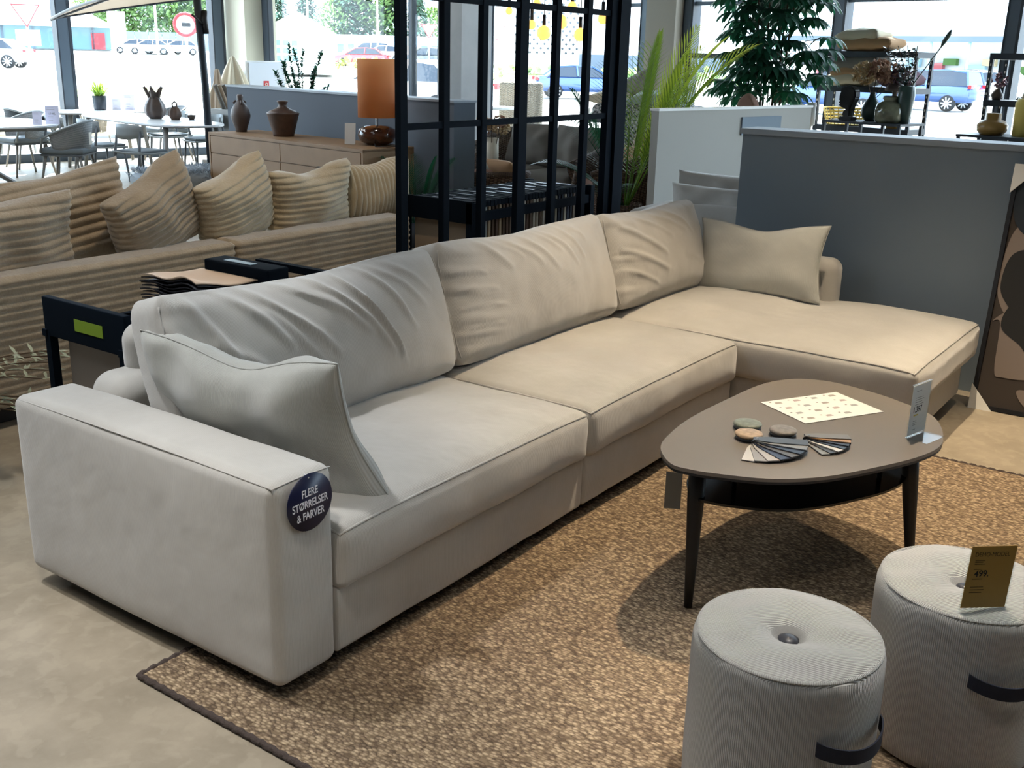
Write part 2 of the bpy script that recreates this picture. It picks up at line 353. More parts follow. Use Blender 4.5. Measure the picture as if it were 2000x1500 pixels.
def lathe(bm, prof, seg=32, c=(0, 0, 0), fn=None, mtx=None, sx=1, sy=1):
    """prof: list of (radius, z)"""
    uvl = bm.loops.layers.uv.verify(); c = Vector(c); rings = []; arc = [0]
    for i in range(1, len(prof)): arc.append(arc[-1]+math.hypot(prof[i][0]-prof[i-1][0], prof[i][1]-prof[i-1][1]))
    rm = max(p[0] for p in prof)
    for (r, z) in prof:
        if r < 1e-6:
            p = Vector((0, 0, z)); p = (fn(p, 0) if fn else p)+c
            rings.append([bm.verts.new(mtx @ p if mtx else p)]*seg); continue
        row = []
        for k in range(seg):
            a = 2*PI*k/seg; p = Vector((r*math.cos(a)*sx, r*math.sin(a)*sy, z))
            if fn: p = fn(p, a)
            p = p+c; row.append(bm.verts.new(mtx @ p if mtx else p))
        rings.append(row)
    for i in range(len(rings)-1):
        a, b = rings[i], rings[i+1]
        for k in range(seg):
            k2 = (k+1) % seg; vs = []; us = []
            for v, uvv in ((a[k], (rm*2*PI*k/seg, arc[i])), (a[k2], (rm*2*PI*(k+1)/seg, arc[i])), (b[k2], (rm*2*PI*(k+1)/seg, arc[i+1])), (b[k], (rm*2*PI*k/seg, arc[i+1]))):
                if v not in vs: vs.append(v); us.append(uvv)
            if len(vs) < 3: continue
            try: f = bm.faces.new(vs)
            except ValueError: continue
            f.smooth = True
            for l, q in zip(f.loops, us): l[uvl].uv = q
def prism(bm, outline, z0, z1, mtx=None, smooth=False):
    """closed xy outline extruded from z0 to z1"""
    lo = [bm.verts.new((mtx @ Vector((x, y, z0))) if mtx else Vector((x, y, z0))) for x, y in outline]
    hi = [bm.verts.new((mtx @ Vector((x, y, z1))) if mtx else Vector((x, y, z1))) for x, y in outline]
    n = len(lo); bm.faces.new(list(reversed(lo))); bm.faces.new(hi)
    for i in range(n):
        f = bm.faces.new((lo[i], lo[(i+1) % n], hi[(i+1) % n], hi[i])); f.smooth = smooth
def catmull(P, k=6, closed=True):
    out = []; n = len(P)
    for i in range(n if closed else n-1):
        if closed: p0, p1, p2, p3 = [Vector(P[(i+j) % n]) for j in (-1, 0, 1, 2)]
        else: p0, p1, p2, p3 = [Vector(P[max(0, min(n-1, i+j))]) for j in (-1, 0, 1, 2)]
        for s in range(k):
            t = s/k; out.append(.5*((2*p1)+(-p0+p2)*t+(2*p0-5*p1+4*p2-p3)*t*t+(-p0+3*p1-3*p2+p3)*t**3))
    if not closed: out.append(Vector(P[-1]))
    return out
def frame_mtx(c, right, up):
    x = Vector(right).normalized(); y = Vector(up); y = (y-x*y.dot(x)).normalized(); z = x.cross(y)
    m = Matrix((x, y, z)).transposed().to_4x4(); m.translation = Vector(c); return m
def pillow(bm, w, h, t, mtx, nu=28, nv=22, pinch=.06, fn=None, seed=0, wr=.006, dent=0, rib=None, ribdir=1, power=.42):
    """stuffed cushion: two bulging sheets that meet at the seam; local x=width, y=height, z=thickness"""
    uvl = bm.loops.layers.uv.verify(); so = Vector((seed*3.7, seed*1.3, 0))
    edge = {}
    def sheet(s):
        G = []
        for i in range(nu+1):
            u = -math.cos(PI*i/nu); u = u*.5+(-1+2*i/nu)*.5; row = []
            for j in range(nv+1):
                v = -math.cos(PI*j/nv); v = v*.5+(-1+2*j/nv)*.5
                on = i in (0, nu) or j in (0, nv)
                if on and (i, j) in edge: row.append((edge[(i, j)], u, v)); continue
                X = w/2*u*(1-pinch*(1-v*v)); Y = h/2*v*(1-pinch*(1-u*u))
                T = t/2*max(0, (1-u**4)*(1-v**4))**power*(.72+.28*(1-u*u)*(1-v*v))
                if dent: Y -= dent*math.exp(-(u/.45)**2)*max(0, v)**1.5
                q = Vector((X*7, Y*7, s*2))+so
                T2 = T+wr*noise.noise(q)*4*min(1, T/(t*.15+1e-6))*.5
                if rib:
                    pr = abs(math.sin(PI*((Y if ribdir else X))/rib)); T2 += .013*pr*min(1, T/(t*.12))
                p = Vector((X, Y, s*T2))
                if rib and on:
                    pr = abs(math.sin(PI*((Y if ribdir else X))/rib)); p += Vector((u*.008*pr, 0, 0)) if ribdir else Vector((0, v*.008*pr, 0))
                if fn: p = fn(p, u, v, s)
                vv = bm.verts.new(mtx @ p)
                if on: edge[(i, j)] = vv
                row.append((vv, u, v))
            G.append(row)
        for i in range(nu):
            for j in range(nv):
                q = [G[i][j], G[i+1][j], G[i+1][j+1], G[i][j+1]]
                if s < 0: q.reverse()
                try: f = bm.faces.new([a[0] for a in q])
                except ValueError: continue
                f.smooth = True
                for l, a in zip(f.loops, q): l[uvl].uv = (a[1]*w/2, a[2]*h/2)
    sheet(1); sheet(-1)
    return [edge[k].co.copy() for k in [(i, 0) for i in range(nu)]+[(nu, j) for j in range(nv)]+[(i, nv) for i in range(nu, 0, -1)]+[(0, j) for j in range(nv, 0, -1)]]
def leafblade(bm, base, d, L, w, droop=.3, up=(0, 0, 1), seg=4, fold=.15):
    """one leaf blade: pointed, bent, slightly folded"""
    base, d = Vector(base), Vector(d).normalized(); up = Vector(up); side = d.cross(up)
    if side.length < 1e-3: side = d.cross(Vector((1, 0, 0)))
    side.normalize(); p = base.copy(); prev = None; dd = d.copy()
    for i in range(seg+1):
        t = i/seg; ww = w*.5*math.sin(PI*min(1, .12+t*.88))**.8 if i < seg else .0005
        nn = side.cross(dd).normalized()
        a, c, e = bm.verts.new(p-side*ww+nn*ww*fold), bm.verts.new(p), bm.verts.new(p+side*ww+nn*ww*fold)
        if prev:
            for q in ((prev[0], prev[1], c, a), (prev[1], prev[2], e, c)):
                f = bm.faces.new(q); f.smooth = True
        prev = (a, c, e); p = p+dd*(L/seg); dd = (dd+Vector((0, 0, -1))*droop/seg).normalized()
# ------------------------------------------------------------ object helpers
MATS = {}
def link(name, me, m, parent=None, world=False):
    o = bpy.data.objects.new(name, me); COL.objects.link(o)
    if m is not None:
        for x in (m if isinstance(m, list) else [m]): me.materials.append(x)
    if parent:
        if world:
            me.transform(MATS[parent.name].inverted() if parent.name in MATS else Matrix.Translation(-parent.location))
        o.parent = parent
    return o
def obj(name, bm, m, parent=None, world=False, fix=False):
    if fix: bmesh.ops.recalc_face_normals(bm, faces=bm.faces)
    me = bpy.data.meshes.new(name); bm.to_mesh(me); bm.free()
    return link(name, me, m, parent, world)
def tag(o, label=None, cat=None, group=None, kind=None):
    if label: o['label'] = label
    if cat: o['category'] = cat
    if group: o['group'] = group
    if kind: o['kind'] = kind
    return o
def thing(name, label, cat, loc=(0, 0, 0), rotz=0, group=None):
    o = bpy.data.objects.new(name, None); COL.objects.link(o); o.location = loc; o.rotation_euler = (0, 0, rotz); o.empty_display_size = .1
    MATS[o.name] = Matrix.Translation(Vector(loc)) @ Matrix.Rotation(rotz, 4, 'Z')
    return tag(o, label, cat, group)
def solo(name, bm, m, label, cat, loc=(0, 0, 0), rotz=0, group=None, fix=False):
    o = obj(name, bm, m, fix=fix); o.location = loc; o.rotation_euler = (0, 0, rotz); MATS[o.name] = Matrix.Translation(Vector(loc)) @ Matrix.Rotation(rotz, 4, 'Z')
    return tag(o, label, cat, group)
def struct(name, bm, m, parent=None, world=False, fix=False):
    o = obj(name, bm, m, parent, world, fix)
    if not parent: o['kind'] = 'structure'
    return o
def copytree(o, loc, rotz, label, group=None, parent=None):
    c = o.copy(); COL.objects.link(c)
    if parent: c.parent = parent
    else:
        c.location = loc; c.rotation_euler = (0, 0, rotz); c['label'] = label
        if group: c['group'] = group
    for ch in [x for x in bpy.data.objects if x.parent == o]: copytree(ch, None, None, None, parent=c)
    return c
def NB(): return bmesh.new()
def text(name, s, size, m, parent, mtx, align='CENTER', sx=1, bold=0, extr=.0003):
    cu = bpy.data.curves.new(name, 'FONT'); cu.body = s; cu.size = size; cu.align_x = align; cu.align_y = 'CENTER'; cu.extrude = extr; cu.offset = bold
    to = bpy.data.objects.new('tmp', cu); me = bpy.data.meshes.new_from_object(to); bpy.data.objects.remove(to)
    me.name = name; me.transform(mtx @ Matrix.Diagonal((sx, 1, 1, 1))); me.materials.clear()
    return link(name, me, m, parent)
def Bm(a, b, z=0):                           # building frame to world, as a matrix
    return Matrix.Translation(B(a, b, z)) @ Matrix.Rotation(-BA, 4, 'Z')
# ============================================================ the building
def bframe(fn_boxes, name, m, kind='structure', parent=None):
    bm = NB()
    for c, s in fn_boxes: box(bm, c, s)
    o = obj(name, bm, m, parent)
    if not parent: o.matrix_world = Bm(0, 0)
    if not parent: MATS[o.name] = Bm(0, 0)
    if kind and not parent: o['kind'] = kind
    return o
bframe([((3.5, 3.5, -.1), (15.4, 21.4, .2))], 'floor', M['floor'])
bframe([((3.5, 3.5, 4.3), (15.4, 21.4, .2))], 'ceiling', M['ceiling'])
M['wall_far'] = mat('dark_grey_wall', '#55585c', .9)
bframe([((-4.1, 3.5, 2.1), (.2, 21.2, 4.2))], 'wall_back', M['wall_far'])
bframe([((3.5, -7.1, 2.1), (15.2, .2, 4.2))], 'wall_right', M['wall_far'])
# corner pillars
bframe([((7.83, 13.76, 2.1), (.55, .7, 4.2))], 'trim_1', mat('cream_pillar', '#c9c6b4', .8))
bframe([((8.05, 8.73, 2.1), (.5, .48, 4.2))], 'trim_2', M['concrete_col'])
bframe([((11.0, 7.74, 2.1), (.5, .52, 4.2))], 'trim_3', mat('warm_grey_pillar', '#8c877e', .85, bump=('noise', 12, .2, .01)))
def window(n, a0, b0, a1, b1, mull, rails, top=4.2, fw_=.1, fd=.16, mw_=.2, dark=None):
    """glazed wall from (a0,b0) to (a1,b1) in the building frame; mull: positions along it"""
    L = math.hypot(a1-a0, b1-b0); ang = math.atan2(b1-b0, a1-a0)
    root = bpy.data.objects.new('window_%d' % n, None); COL.objects.link(root); root.matrix_world = Bm(0, 0) @ Matrix.Translation((a0, b0, 0)) @ Matrix.Rotation(ang, 4, 'Z')
    root['kind'] = 'structure'
    bm = NB(); box(bm, (L/2, 0, .06), (L, fd, .12)); box(bm, (L/2, 0, top-.06), (L, fd, .12))
    for z in rails: box(bm, (L/2, 0, z), (L, fd*.6, .05))
    obj('frame', bm, M['frame'], root)
    for x, w in mull:
        bm = NB(); box(bm, (x, 0, top/2), (w*.8, fd, top-.24)); obj('mullion', bm, M['frame'], root)
        bm = NB(); box(bm, (x+w*.46, 0, top/2), (w*.2, fd*1.1, top-.24)); box(bm, (x-w*.44, 0, top/2), (w*.1, fd*1.1, top-.24)); obj('mullion_edge', bm, M['frame_dark'], root)
    bm = NB(); box(bm, (L/2, 0, top/2), (L, .02, top-.2)); obj('pane', bm, M['glass'], root)
window(1, -4, 14, 7.56, 14, [(4+x, .2) for x in (-2.35, .05, 2.45, 4.94, 7.37)], [2.95])
window(2, 7.9, 13.42, 7.9, 8.96, [(.1, .2), (3.80, .08), (4.41, .05)], [3.3], fd=.07)
window(3, 8.28, 8.62, 11, 8.62, [(.05, .1), (2.66, .12)], [2.9])
window(4, 11, 8.6, 11, -7, [(.42, .14), (1.2, .16), (3.5, .16), (5.6, .16), (7.7, .16), (9.8, .16), (11.9, .16)], [2.37])

# low display walls
def lowwall(name, boxes, m, edge, label, tops):
    root = thing(name, label, 'partition wall', (0, 0, 0))
    MATS[root.name] = Bm(0, 0); root.matrix_world = Bm(0, 0)
    bm = NB()
    for c, s in boxes: box(bm, c, s)
    obj('wall_panel', bm, m, root)
    bm = NB()
    for c, s in tops: box(bm, c, s)
    obj('top_edge', bm, edge, root); return root
lowwall('display_wall', [((5.125, 7.33, .61), (.25, 4.08, 1.22))], M['wall_grey'], M['wall_edge'], 'low blue-grey display wall standing behind the brown sideboard', [((5.125, 7.33, 1.23), (.27, 4.1, .02))])
w2 = lowwall('display_wall', [((7.0, 3.69, .61), (2.32, .08, 1.22))], M['wall_white'], M['white'], 'low white display wall beside the potted palm', [((7.0, 3.69, 1.23), (2.34, .10, .02))])
bm = NB(); box(bm, (7.32, 3.645, 1.07), (.62, .02, .16)); obj('recess', bm, M['wall_dark'], w2)
root = thing('display_wall', 'low slate grey display wall behind the chaise end of the pale sofa', 'partition wall', (4.22, -1.2, 0))
bm = NB(); box(bm, (0, 0, .62), (.2, 3.7, 1.24)); obj('wall_panel', bm, M['wall_dark'], root)
bm = NB(); box(bm, (.0, 0, 1.255), (.24, 3.72, .03)); obj('top_edge', bm, M['wall_edge'], root)

# framed abstract picture leaning on the slate wall
root = thing('framed_picture', 'large dark framed abstract picture in taupe and black leaning on slate wall', 'picture', (3.86, -1.42, 0))
lm = Matrix.Rotation(math.radians(10), 4, 'Y')
bm = NB()
for c, s in (((0, .61, .60), (.04, .02, 1.2)), ((0, -.61, .60), (.04, .02, 1.2)), ((0, 0, 1.19), (.04, 1.24, .02)), ((0, 0, .01), (.04, 1.24, .02))): box(bm, c, s, lm)
obj('frame', bm, M['black'], root)
bm = NB(); box(bm, (.005, 0, .60), (.02, 1.2, 1.16), lm); obj('canvas', bm, mat('dark_taupe_print', '#3b332e', .8), root)
def blob(pts, nm, col, off):
    bm = NB(); P = catmull([Vector((p[0], p[1], 0)) for p in pts], 6)
    prism(bm, [(p.x, p.y) for p in P], 0, .002, lm @ Matrix.Translation((-.0065-off, 0, 0)) @ Matrix.Rotation(PI/2, 4, 'X').to_4x4() if False else lm @ Matrix(((0, 0, -1, -.0055-off), (1, 0, 0, 0), (0, 1, 0, 0), (0, 0, 0, 1))))
    obj(nm, bm, mat(nm+'_paint', col, .8), root, fix=True)
# y is across (+y = left as seen), z up
blob([(.58, .86), (.60, .62), (.56, .50), (.50, .47), (.44, .60), (.3, .72), (.2, .9), (.35, .98), (.5, .95)], 'taupe_shape', '#7f736b', .000)
blob([(.59, .44), (.555, .43), (.54, .20), (.50, .17), (.36, .19), (.33, .30), (.34, .44), (.42, .50), (.52, .50)], 'taupe_shape', '#7f736b', .0005)
blob([(.42, .12), (.38, .05), (.30, .03), (.0, .03), (.1, .1), (.3, .12)], 'taupe_shape', '#7f736b', .0005)
blob([(.585, .60), (.57, .75), (.50, .80), (.40, .78), (.30, .62), (.32, .46), (.42, .38), (.52, .50)], 'black_shape', '#1d1e20', .0015)
blob([(.59, 1.17), (.595, .98), (.54, .88), (.44, .85), (.3, .9), (.1, 1.1), (.3, 1.17)], 'slate_shape', '#232c36', .0015)
blob([(.55, .42), (.45, .34), (.40, .30), (.30, .34), (.2, .5), (.3, .6), (.5, .55)], 'black_shape', '#1d1e20', .002)
for (y, z, up) in ((.60, 1.13, 1), (.60, .05, -1)):
    bm = NB(); a = [(y+.025, z+up*.07), (y-.10, z+up*.07), (y+.025, z-up*.07)]
    prism(bm, a, 0, .006, lm @ Matrix(((0, 0, -1, -.022), (1, 0, 0, 0), (0, 1, 0, 0), (0, 0, 0, 1)))); obj('corner_protector', bm, M['paper'], root, fix=True)

# ============================================================ rug
bm = NB(); rbox(bm, (1.42, -1.25, .006), (1.55, 1.66, .006), .004, (4, 4, 1)); rug = solo('rug', bm, M['rug'], 'large braided natural jute rug under the pale corner sofa', 'rug')
bm = NB(); P = [(-.13, .41, .008), (2.97, .41, .008), (2.97, -2.91, .008), (-.13, -2.91, .008)]
rim_ = []
for i in range(4):
    a, b = Vector(P[i]), Vector(P[(i+1) % 4])
    for k in range(260): 
        q = a.lerp(b, k/260); q.z = .008 + .003*math.sin(k*2.1); rim_.append(q)
tube(bm, rim_, .009, 6, closed=True)
obj('edge_binding', bm, M['rugedge'], rug)

# ============================================================ the pale corner sofa
sofa = thing('corner_sofa', 'long pale corduroy corner sofa with open chaise end on the jute rug', 'sofa', (2.0, .4, 0.013))
def soft(bulge, flat=.0, seed=0, wr=.004):
    def f(p, n, h):
        u, v, w = [max(-1, min(1, p[i]/h[i])) for i in range(3)]
        b = (1-abs(u)**3)*(1-abs(v)**3)*(1-abs(w)**3) if False else 1
        d = Vector((0, 0, 0))
        d.x = n.x*bulge[0]*(1-v**4)*(1-w**4); d.y = n.y*bulge[1]*(1-u**4)*(1-w**4); d.z = n.z*bulge[2]*(1-u**4)*(1-v**4)
        q = p*5+Vector((seed*5.1, seed*2.3, seed)); k = noise.noise(q)*wr
        return p+d+n*k
    return f
def line_piping(pts, r=.004, nm='piping', m=None, parent=None):
    bm = NB(); tube(bm, pts, r, 6); return obj(nm, bm, m or M['sofa'], parent, world=True)
# arm
ABM = NB(); rbox(ABM, (.105, .565, .335), (.105, .565, .283), .03, (6, 24, 12), soft((.008, .006, .010), seed=1, wr=.003))
arm = obj('arm', ABM, M['sofa'], sofa, world=True)
def seamrect(pts, parent, r=.0022): line_piping(pts, r, 'seam', M['sofa'], parent)
arm_top = [(.008+.0*t, 0, 0) for t in (0,)]
pts = [Vector((.0065+.004*abs(i/20-.5), .006+i*(1.10)/20, .6095+.006*math.sin(PI*i/20))) for i in range(21)]
line_piping(pts, .0022, 'seam', M['sofa'], sofa)
pts = [Vector((.006+i*.196/8, .0065, .6095+.003*math.sin(PI*i/8))) for i in range(9)]
line_piping(pts, .0022, 'seam', M['sofa'], sofa)
# plinths
for x0, x1, y0, y1, nm in ((.214, 1.475, .012, .95, 'base'), (1.479, 2.75, .012, .95, 'base'), (2.80, 3.86, -.735, .95, 'base')):
    bm = NB(); rbox(bm, ((x0+x1)/2, (y0+y1)/2, .155), ((x1-x0)/2, (y1-y0)/2, .103), .018, (14, 14, 4), soft((0, .006, 0), seed=x0*3, wr=.004))
    obj(nm, bm, M['sofa'], sofa, world=True)
for x, y in ((.10, .12), (.10, .95), (1.47, .10), (1.47, .9), (2.7, .12), (2.95, -.62), (3.75, -.62), (3.75, .9), (2.6, .9)):
    bm = NB(); lathe(bm, [(0, 0), (.022, 0), (.026, .06), (0, .06)], 16, (x, y, -.002)); obj('foot', bm, M['dark_wood'], sofa, world=True)
bm = NB()
for x0, x1, y0, y1 in ((.03, 2.74, .05, 1.05), (2.82, 3.84, -.7, 1.05)): box(bm, ((x0+x1)/2, (y0+y1)/2, .046), (x1-x0, y1-y0, .02))
obj('underframe', bm, M['black'], sofa, world=True)
# seat cushions
def seat(x0, x1, y0, y1, z0, z1, puff, seed, valley=None, fr=.03):
    c = Vector(((x0+x1)/2, (y0+y1)/2, (z0+z1)/2)); h = ((x1-x0)/2, (y1-y0)/2, (z1-z0)/2); r = .035
    def f(p, n, hh):
        u, v, w = [max(-1, min(1, p[i]/hh[i])) for i in range(3)]
        d = Vector((n.x*.014*(1-v**6)*(1-w*w), n.y*fr*.6*(1-u**6)*(1-w*w), 0))
        if n.z > 0: d.z = n.z*puff*(1-abs(u)**3.5)*(1-abs(v)**3.5)
        if valley is not None and n.z > 0:
            d.z -= n.z*.030*math.exp(-(((p.y+c.y)-valley)/.16)**2)*(1-u**6)
        # front corners of the cushion are rounder than the box
        q = p*4+Vector((seed*5.1, seed*2.3, seed)); k = noise.noise(q)*.006+noise.noise(q*3)*.0025
        d.z += -.012*(abs(u)**8)*(abs(v)**8)
        if abs(v) > .9 and v < 0: d += n*(.0022*math.sin(p.x*70+2*noise.noise(Vector((p.x*9, seed, 0)))*6)*max(0, noise.noise(Vector((p.x*3, seed*2, 4)))))
        return p+d+n*k
    bm = NB(); rbox(bm, c, h, r, (34, 26, 5), f); cu = obj('seat_cushion', bm, M['sofa'], sofa, world=True)
    # piping along the top edge: same deformation at the 45 degree line
    P = []
    def at(x, y, nx, ny):
        n = Vector((nx, ny, 1)).normalized(); inn = Vector((max(-(h[0]-r), min(h[0]-r, x)), max(-(h[1]-r), min(h[1]-r, y)), h[2]-r))
        return f(inn+n*(r+.001), n, h)+c
    N = 40
    for i in range(N+1): P.append(at(-h[0]+2*h[0]*i/N, -h[1], 0, -1) if 0 < i < N else at(-h[0] if i == 0 else h[0], -h[1], -1 if i == 0 else 1, -1))
    for i in range(1, N): P.append(at(h[0], -h[1]+2*h[1]*i/N, 1, 0))
    P.append(at(h[0], h[1], 1, 1))
    for i in range(1, N): P.append(at(h[0]-2*h[0]*i/N, h[1], 0, 1))
    P.append(at(-h[0], h[1], -1, 1))
    for i in range(1, N): P.append(at(-h[0], h[1]-2*h[1]*i/N, -1, 0))
    bm = NB(); tube(bm, P, .0042, 6, closed=True); pp = obj('piping', bm, M['sofa'], cu); 
    pp.data.transform(Matrix.Translation(-sofa.location))
    return cu
seat(.215, 1.474, -.012, .86, .248, .432, .040, 1)
seat(1.478, 2.745, -.012, .86, .248, .432, .040, 2)
seat(2.765, 3.90, -.785, .88, .248, .432, .042, 3, valley=-.02)
# low back frame round the corner
bm = NB(); rbox(bm, (2.08, .985, .355), (1.87, .10, .30), .07, (60, 4, 8), soft((0, .01, .006), seed=5)); obj('backrest', bm, M['sofa'], sofa, world=True)
bm = NB(); rbox(bm, (3.885, .51, .345), (.075, .575, .30), .06, (4, 24, 8), soft((.006, 0, .006), seed=6)); obj('backrest', bm, M['sofa'], sofa, world=True)
bm = NB(); rbox(bm, (.40, 1.01, .70), (.07, .05, .085), .048, (4, 4, 6), soft((.01, .01, .01), seed=8)); obj('back_flap', bm, M['sofa'], sofa, world=True)
# loose back cushions
def backcush(x0, x1, seed, folds, tl=0, tr=0, rz=0, y=.735, hgt=.47, lean=17):
    w = (x1-x0)/2; hh = hgt/2; th = .10
    mt = Matrix.Translation(((x0+x1)/2, y, .45+hh*.97)) @ Matrix.Rotation(rz, 4, 'Z') @ Matrix.Rotation(math.radians(-lean), 4, 'X')
    def f(p, n, h):
        u, v = max(-1, min(1, p.x/h[0])), max(-1, min(1, p.z/h[2])); p = p.copy()
        edge = (1-u**6)*(1-v**6)
        d = n.y*(.055*(1-abs(u)**2.6)*(1-abs(v)**2.2)) - n.y*.030*(max(abs(u), abs(v))**10)
        # folds on the front
        if n.y < -.2:
            for (ua, va, ub, vb, wd, am) in folds:
                ax, az, bx, bz = ua*w, va*hh, ub*w, vb*hh; L2 = (bx-ax)**2+(bz-az)**2
                s = ((p.x-ax)*(bx-ax)+(p.z-az)*(bz-az))/L2; ss = max(0, min(1, s))
                bow = .012*math.sin(PI*ss)+.010*noise.noise(Vector((ua*5+seed, ss*2.2, 0)))
                px, pz = ax+(bx-ax)*ss+bow, az+(bz-az)*ss+bow*.5
                wd = wd*.62; dist = math.hypot(p.x-px, p.z-pz); k = (math.sin(PI*(.15+.85*ss)))**.6
                d -= am*k*math.exp(-(dist/wd)**2)*(-n.y)*-1 if False else -am*k*math.exp(-(dist/wd)**2)*n.y*-1 if False else 0
                d += am*k*math.exp(-(dist/wd)**2)*n.y
                dist2 = math.hypot(p.x-px-wd*1.2, p.z-pz+wd*.2)
                d -= .75*am*k*math.exp(-(dist2/(wd*.7))**2)*n.y
        if n.y < -.2 and u < -.45 and seed > 1:
            g2 = max(0, min(1, (-.45-u)/.35)); d += n.y*.0042*g2*(1-v**4)*max(-.3, math.sin(p.z*78+seed*2+(p.x+w)*9+3.5*noise.noise(Vector((p.z*7, seed, p.x*2)))))
        # gathers near the left and right edges
        g = max(0, abs(u)-.80)/.20
        if u < 0: d += n.y*.0028*g*math.sin(p.z*95+seed+2.5*noise.noise(Vector((p.z*8, seed, 0))))*(1-v**4)
        z = p.z-.024*math.exp(-((u+.05)/.6)**2)*max(0, v)**2 + (tl if u < 0 else tr)*abs(u)**5*max(0, v)**2
        x = p.x*(1-.025*(v*v)) - .012*n.x*abs(v)**6
        q = Vector((p.x*3.5+seed*7, p.z*3.5, n.y*.7)); k = noise.noise(q)*.013+noise.noise(q*2.7)*.005
        return Vector((x, p.y+d-0*k, z+n.z*(.012*(1-u**4)+k*.5)))+Vector((0, n.y*k, 0))
    bm = NB(); rbox(bm, (0, 0, 0), (w, th, hh), .045, (132, 3, 62), f, mt); cu = obj('back_cushion', bm, M['sofa'], sofa, world=True)
    # vertical seams on the front corners
    r = .045; P = []
    for s in (-1, 1):
        P = []
        for i in range(31):
            z = -hh+.03+(2*hh-.06)*i/30; n = Vector((s, -1, 0)).normalized()
            P.append(mt @ f(Vector((s*(w-r), -(th-r), z))+n*(r+.0015), n, (w, th, hh)))
        bm = NB(); tube(bm, P, .0028, 6); pp = obj('piping', bm, M['sofa'], cu); pp.data.transform(Matrix.Translation(-sofa.location))
F1 = [(-.97, .6, -.8, -.1, .03, .010), (-.2, .9, .1, .2, .018, .008), (.5, .95, .8, .3, .02, .008), (-.45, .6, -.1, -.6, .024, .009), (.2, .5, .45, -.7, .016, .010), (-.86, .9, -.62, -.35, .030, .014), (-.66, .98, -.34, .0, .026, .016), (-.52, .95, -.05, -.25, .022, .018), (-.3, .98, .22, -.10, .022, .018),
      (-.12, .98, .36, -.45, .020, .020), (.10, .9, .42, -.55, .018, .018), (.28, .98, .58, -.2, .022, .014), (.36, .98, .72, .1, .020, .010), (-.75, .3, -.4, -.6, .03, .010), (-.95, .4, -.7, -.5, .03, .012)]
F2 = [(-.5, .98, -.22, .5, .022, .008), (0, .98, .22, .45, .02, .008), (.42, .98, .6, .55, .02, .006), (-.62, .95, -.36, .35, .026, .010), (-.38, .98, -.05, .3, .024, .010), (-.15, .98, .12, .1, .024, .010), (.1, .98, .38, .15, .022, .010), (.3, .95, .5, .2, .02, .007), (-.9, .2, -.55, .1, .016, .008), (-.9, -.1, -.5, -.2, .016, .008), (-.9, -.45, -.55, -.5, .016, .006), (-.92, .5, -.62, .4, .014, .007)]
F3 = [(-.8, .7, -.1, -.1, .026, .016), (-.55, .95, .1, .25, .024, .012), (-.85, .2, -.1, -.45, .024, .014), (-.2, .98, .4, .3, .024, .010), (.1, .98, .6, .2, .022, .009), (-.9, -.2, -.3, -.7, .02, .010), (.3, -.2, .8, -.6, .03, .008)]
backcush(.225, 1.505, 1, F1, tl=.02, tr=.0)
backcush(1.485, 2.735, 2, F2, tl=.02, tr=.01)
backcush(2.725, 3.72, 3, F3, tl=.02, tr=.0, hgt=.455)

# round hang tag on the arm
tagr = thing('hanging_tag', 'round navy FLERE STØRRELSER & FARVER tag on the front of the sofa arm', 'tag', (.113, -.0125, .548))
tm = Matrix(((1, 0, 0, 0), (0, 0, -1, 0), (0, 1, 0, 0), (0, 0, 0, 1))) @ Matrix.Rotation(math.radians(1), 4, 'Z')
bm = NB(); lathe(bm, [(0, -.0012), (.076, -.0012), (.076, .0012), (0, .0012)], 48, mtx=tm); obj('disc', bm, M['navy'], tagr, fix=True)
for s, y in (('FLERE', .030), ('STØRRELSER', .0), ('& FARVER', -.030)):
    text('lettering', s, .0290, M['tagwhite'], tagr, tm @ Matrix.Translation((0, y-.004, .0016)), sx=.74, bold=.00035)
bm = NB(); tube(bm, [(-.004, -.001, .066), (-.010, .002, .074), (-.012, .006, .080)], .0008, 5); obj('string', bm, M['tagwhite'], tagr)
bm = NB(); lathe(bm, [(0, 0), (.0025, 0), (.0025, .0006), (0, .0006)], 12, (-.002, .066, .0012), mtx=tm); obj('eyelet', bm, M['rim'], tagr)

# throw pillows on the sofa
def throw(label, w, h, t, c, right, up, seed, **kw):
    root = thing('throw_pillow', label, 'pillow', c); bm = NB()
    E = pillow(bm, w, h, t, frame_mtx((0, 0, 0), right, up), seed=seed, **kw)
    obj('cover', bm, kw.get('m') or M['throw'], root)
    bm = NB(); tube(bm, E, .0025, 5, closed=True); obj('seam', bm, M['throw'], root)
    return root
def fn_fold(p, u, v, s):
    k = .014*math.sin(9*u+5*v)*(1-u**4)*(1-v**4)*max(0, noise.noise(Vector((u*1.6, v*1.6, 3))+Vector((2, 1, 0)))+.3)
    return p+Vector((.045*max(0, -v)**1.3*max(0, u+.2), 0, s*k))
throw('pale corduroy throw pillow leaning inside the near sofa arm', (.72), .46, .20, (.335, .425, .628), (.11, -1, .02), (-.36, .0, 1), 3, nu=44, nv=34, pinch=.07, wr=.014, dent=.06, fn=fn_fold)
throw('pale grey throw pillow in the far corner of the chaise', .70, .40, .17, (3.66, .30, .632), (.06, -1, .035), (.26, .03, 1), 9, nu=44, nv=34, pinch=.09, wr=.008, dent=.035)
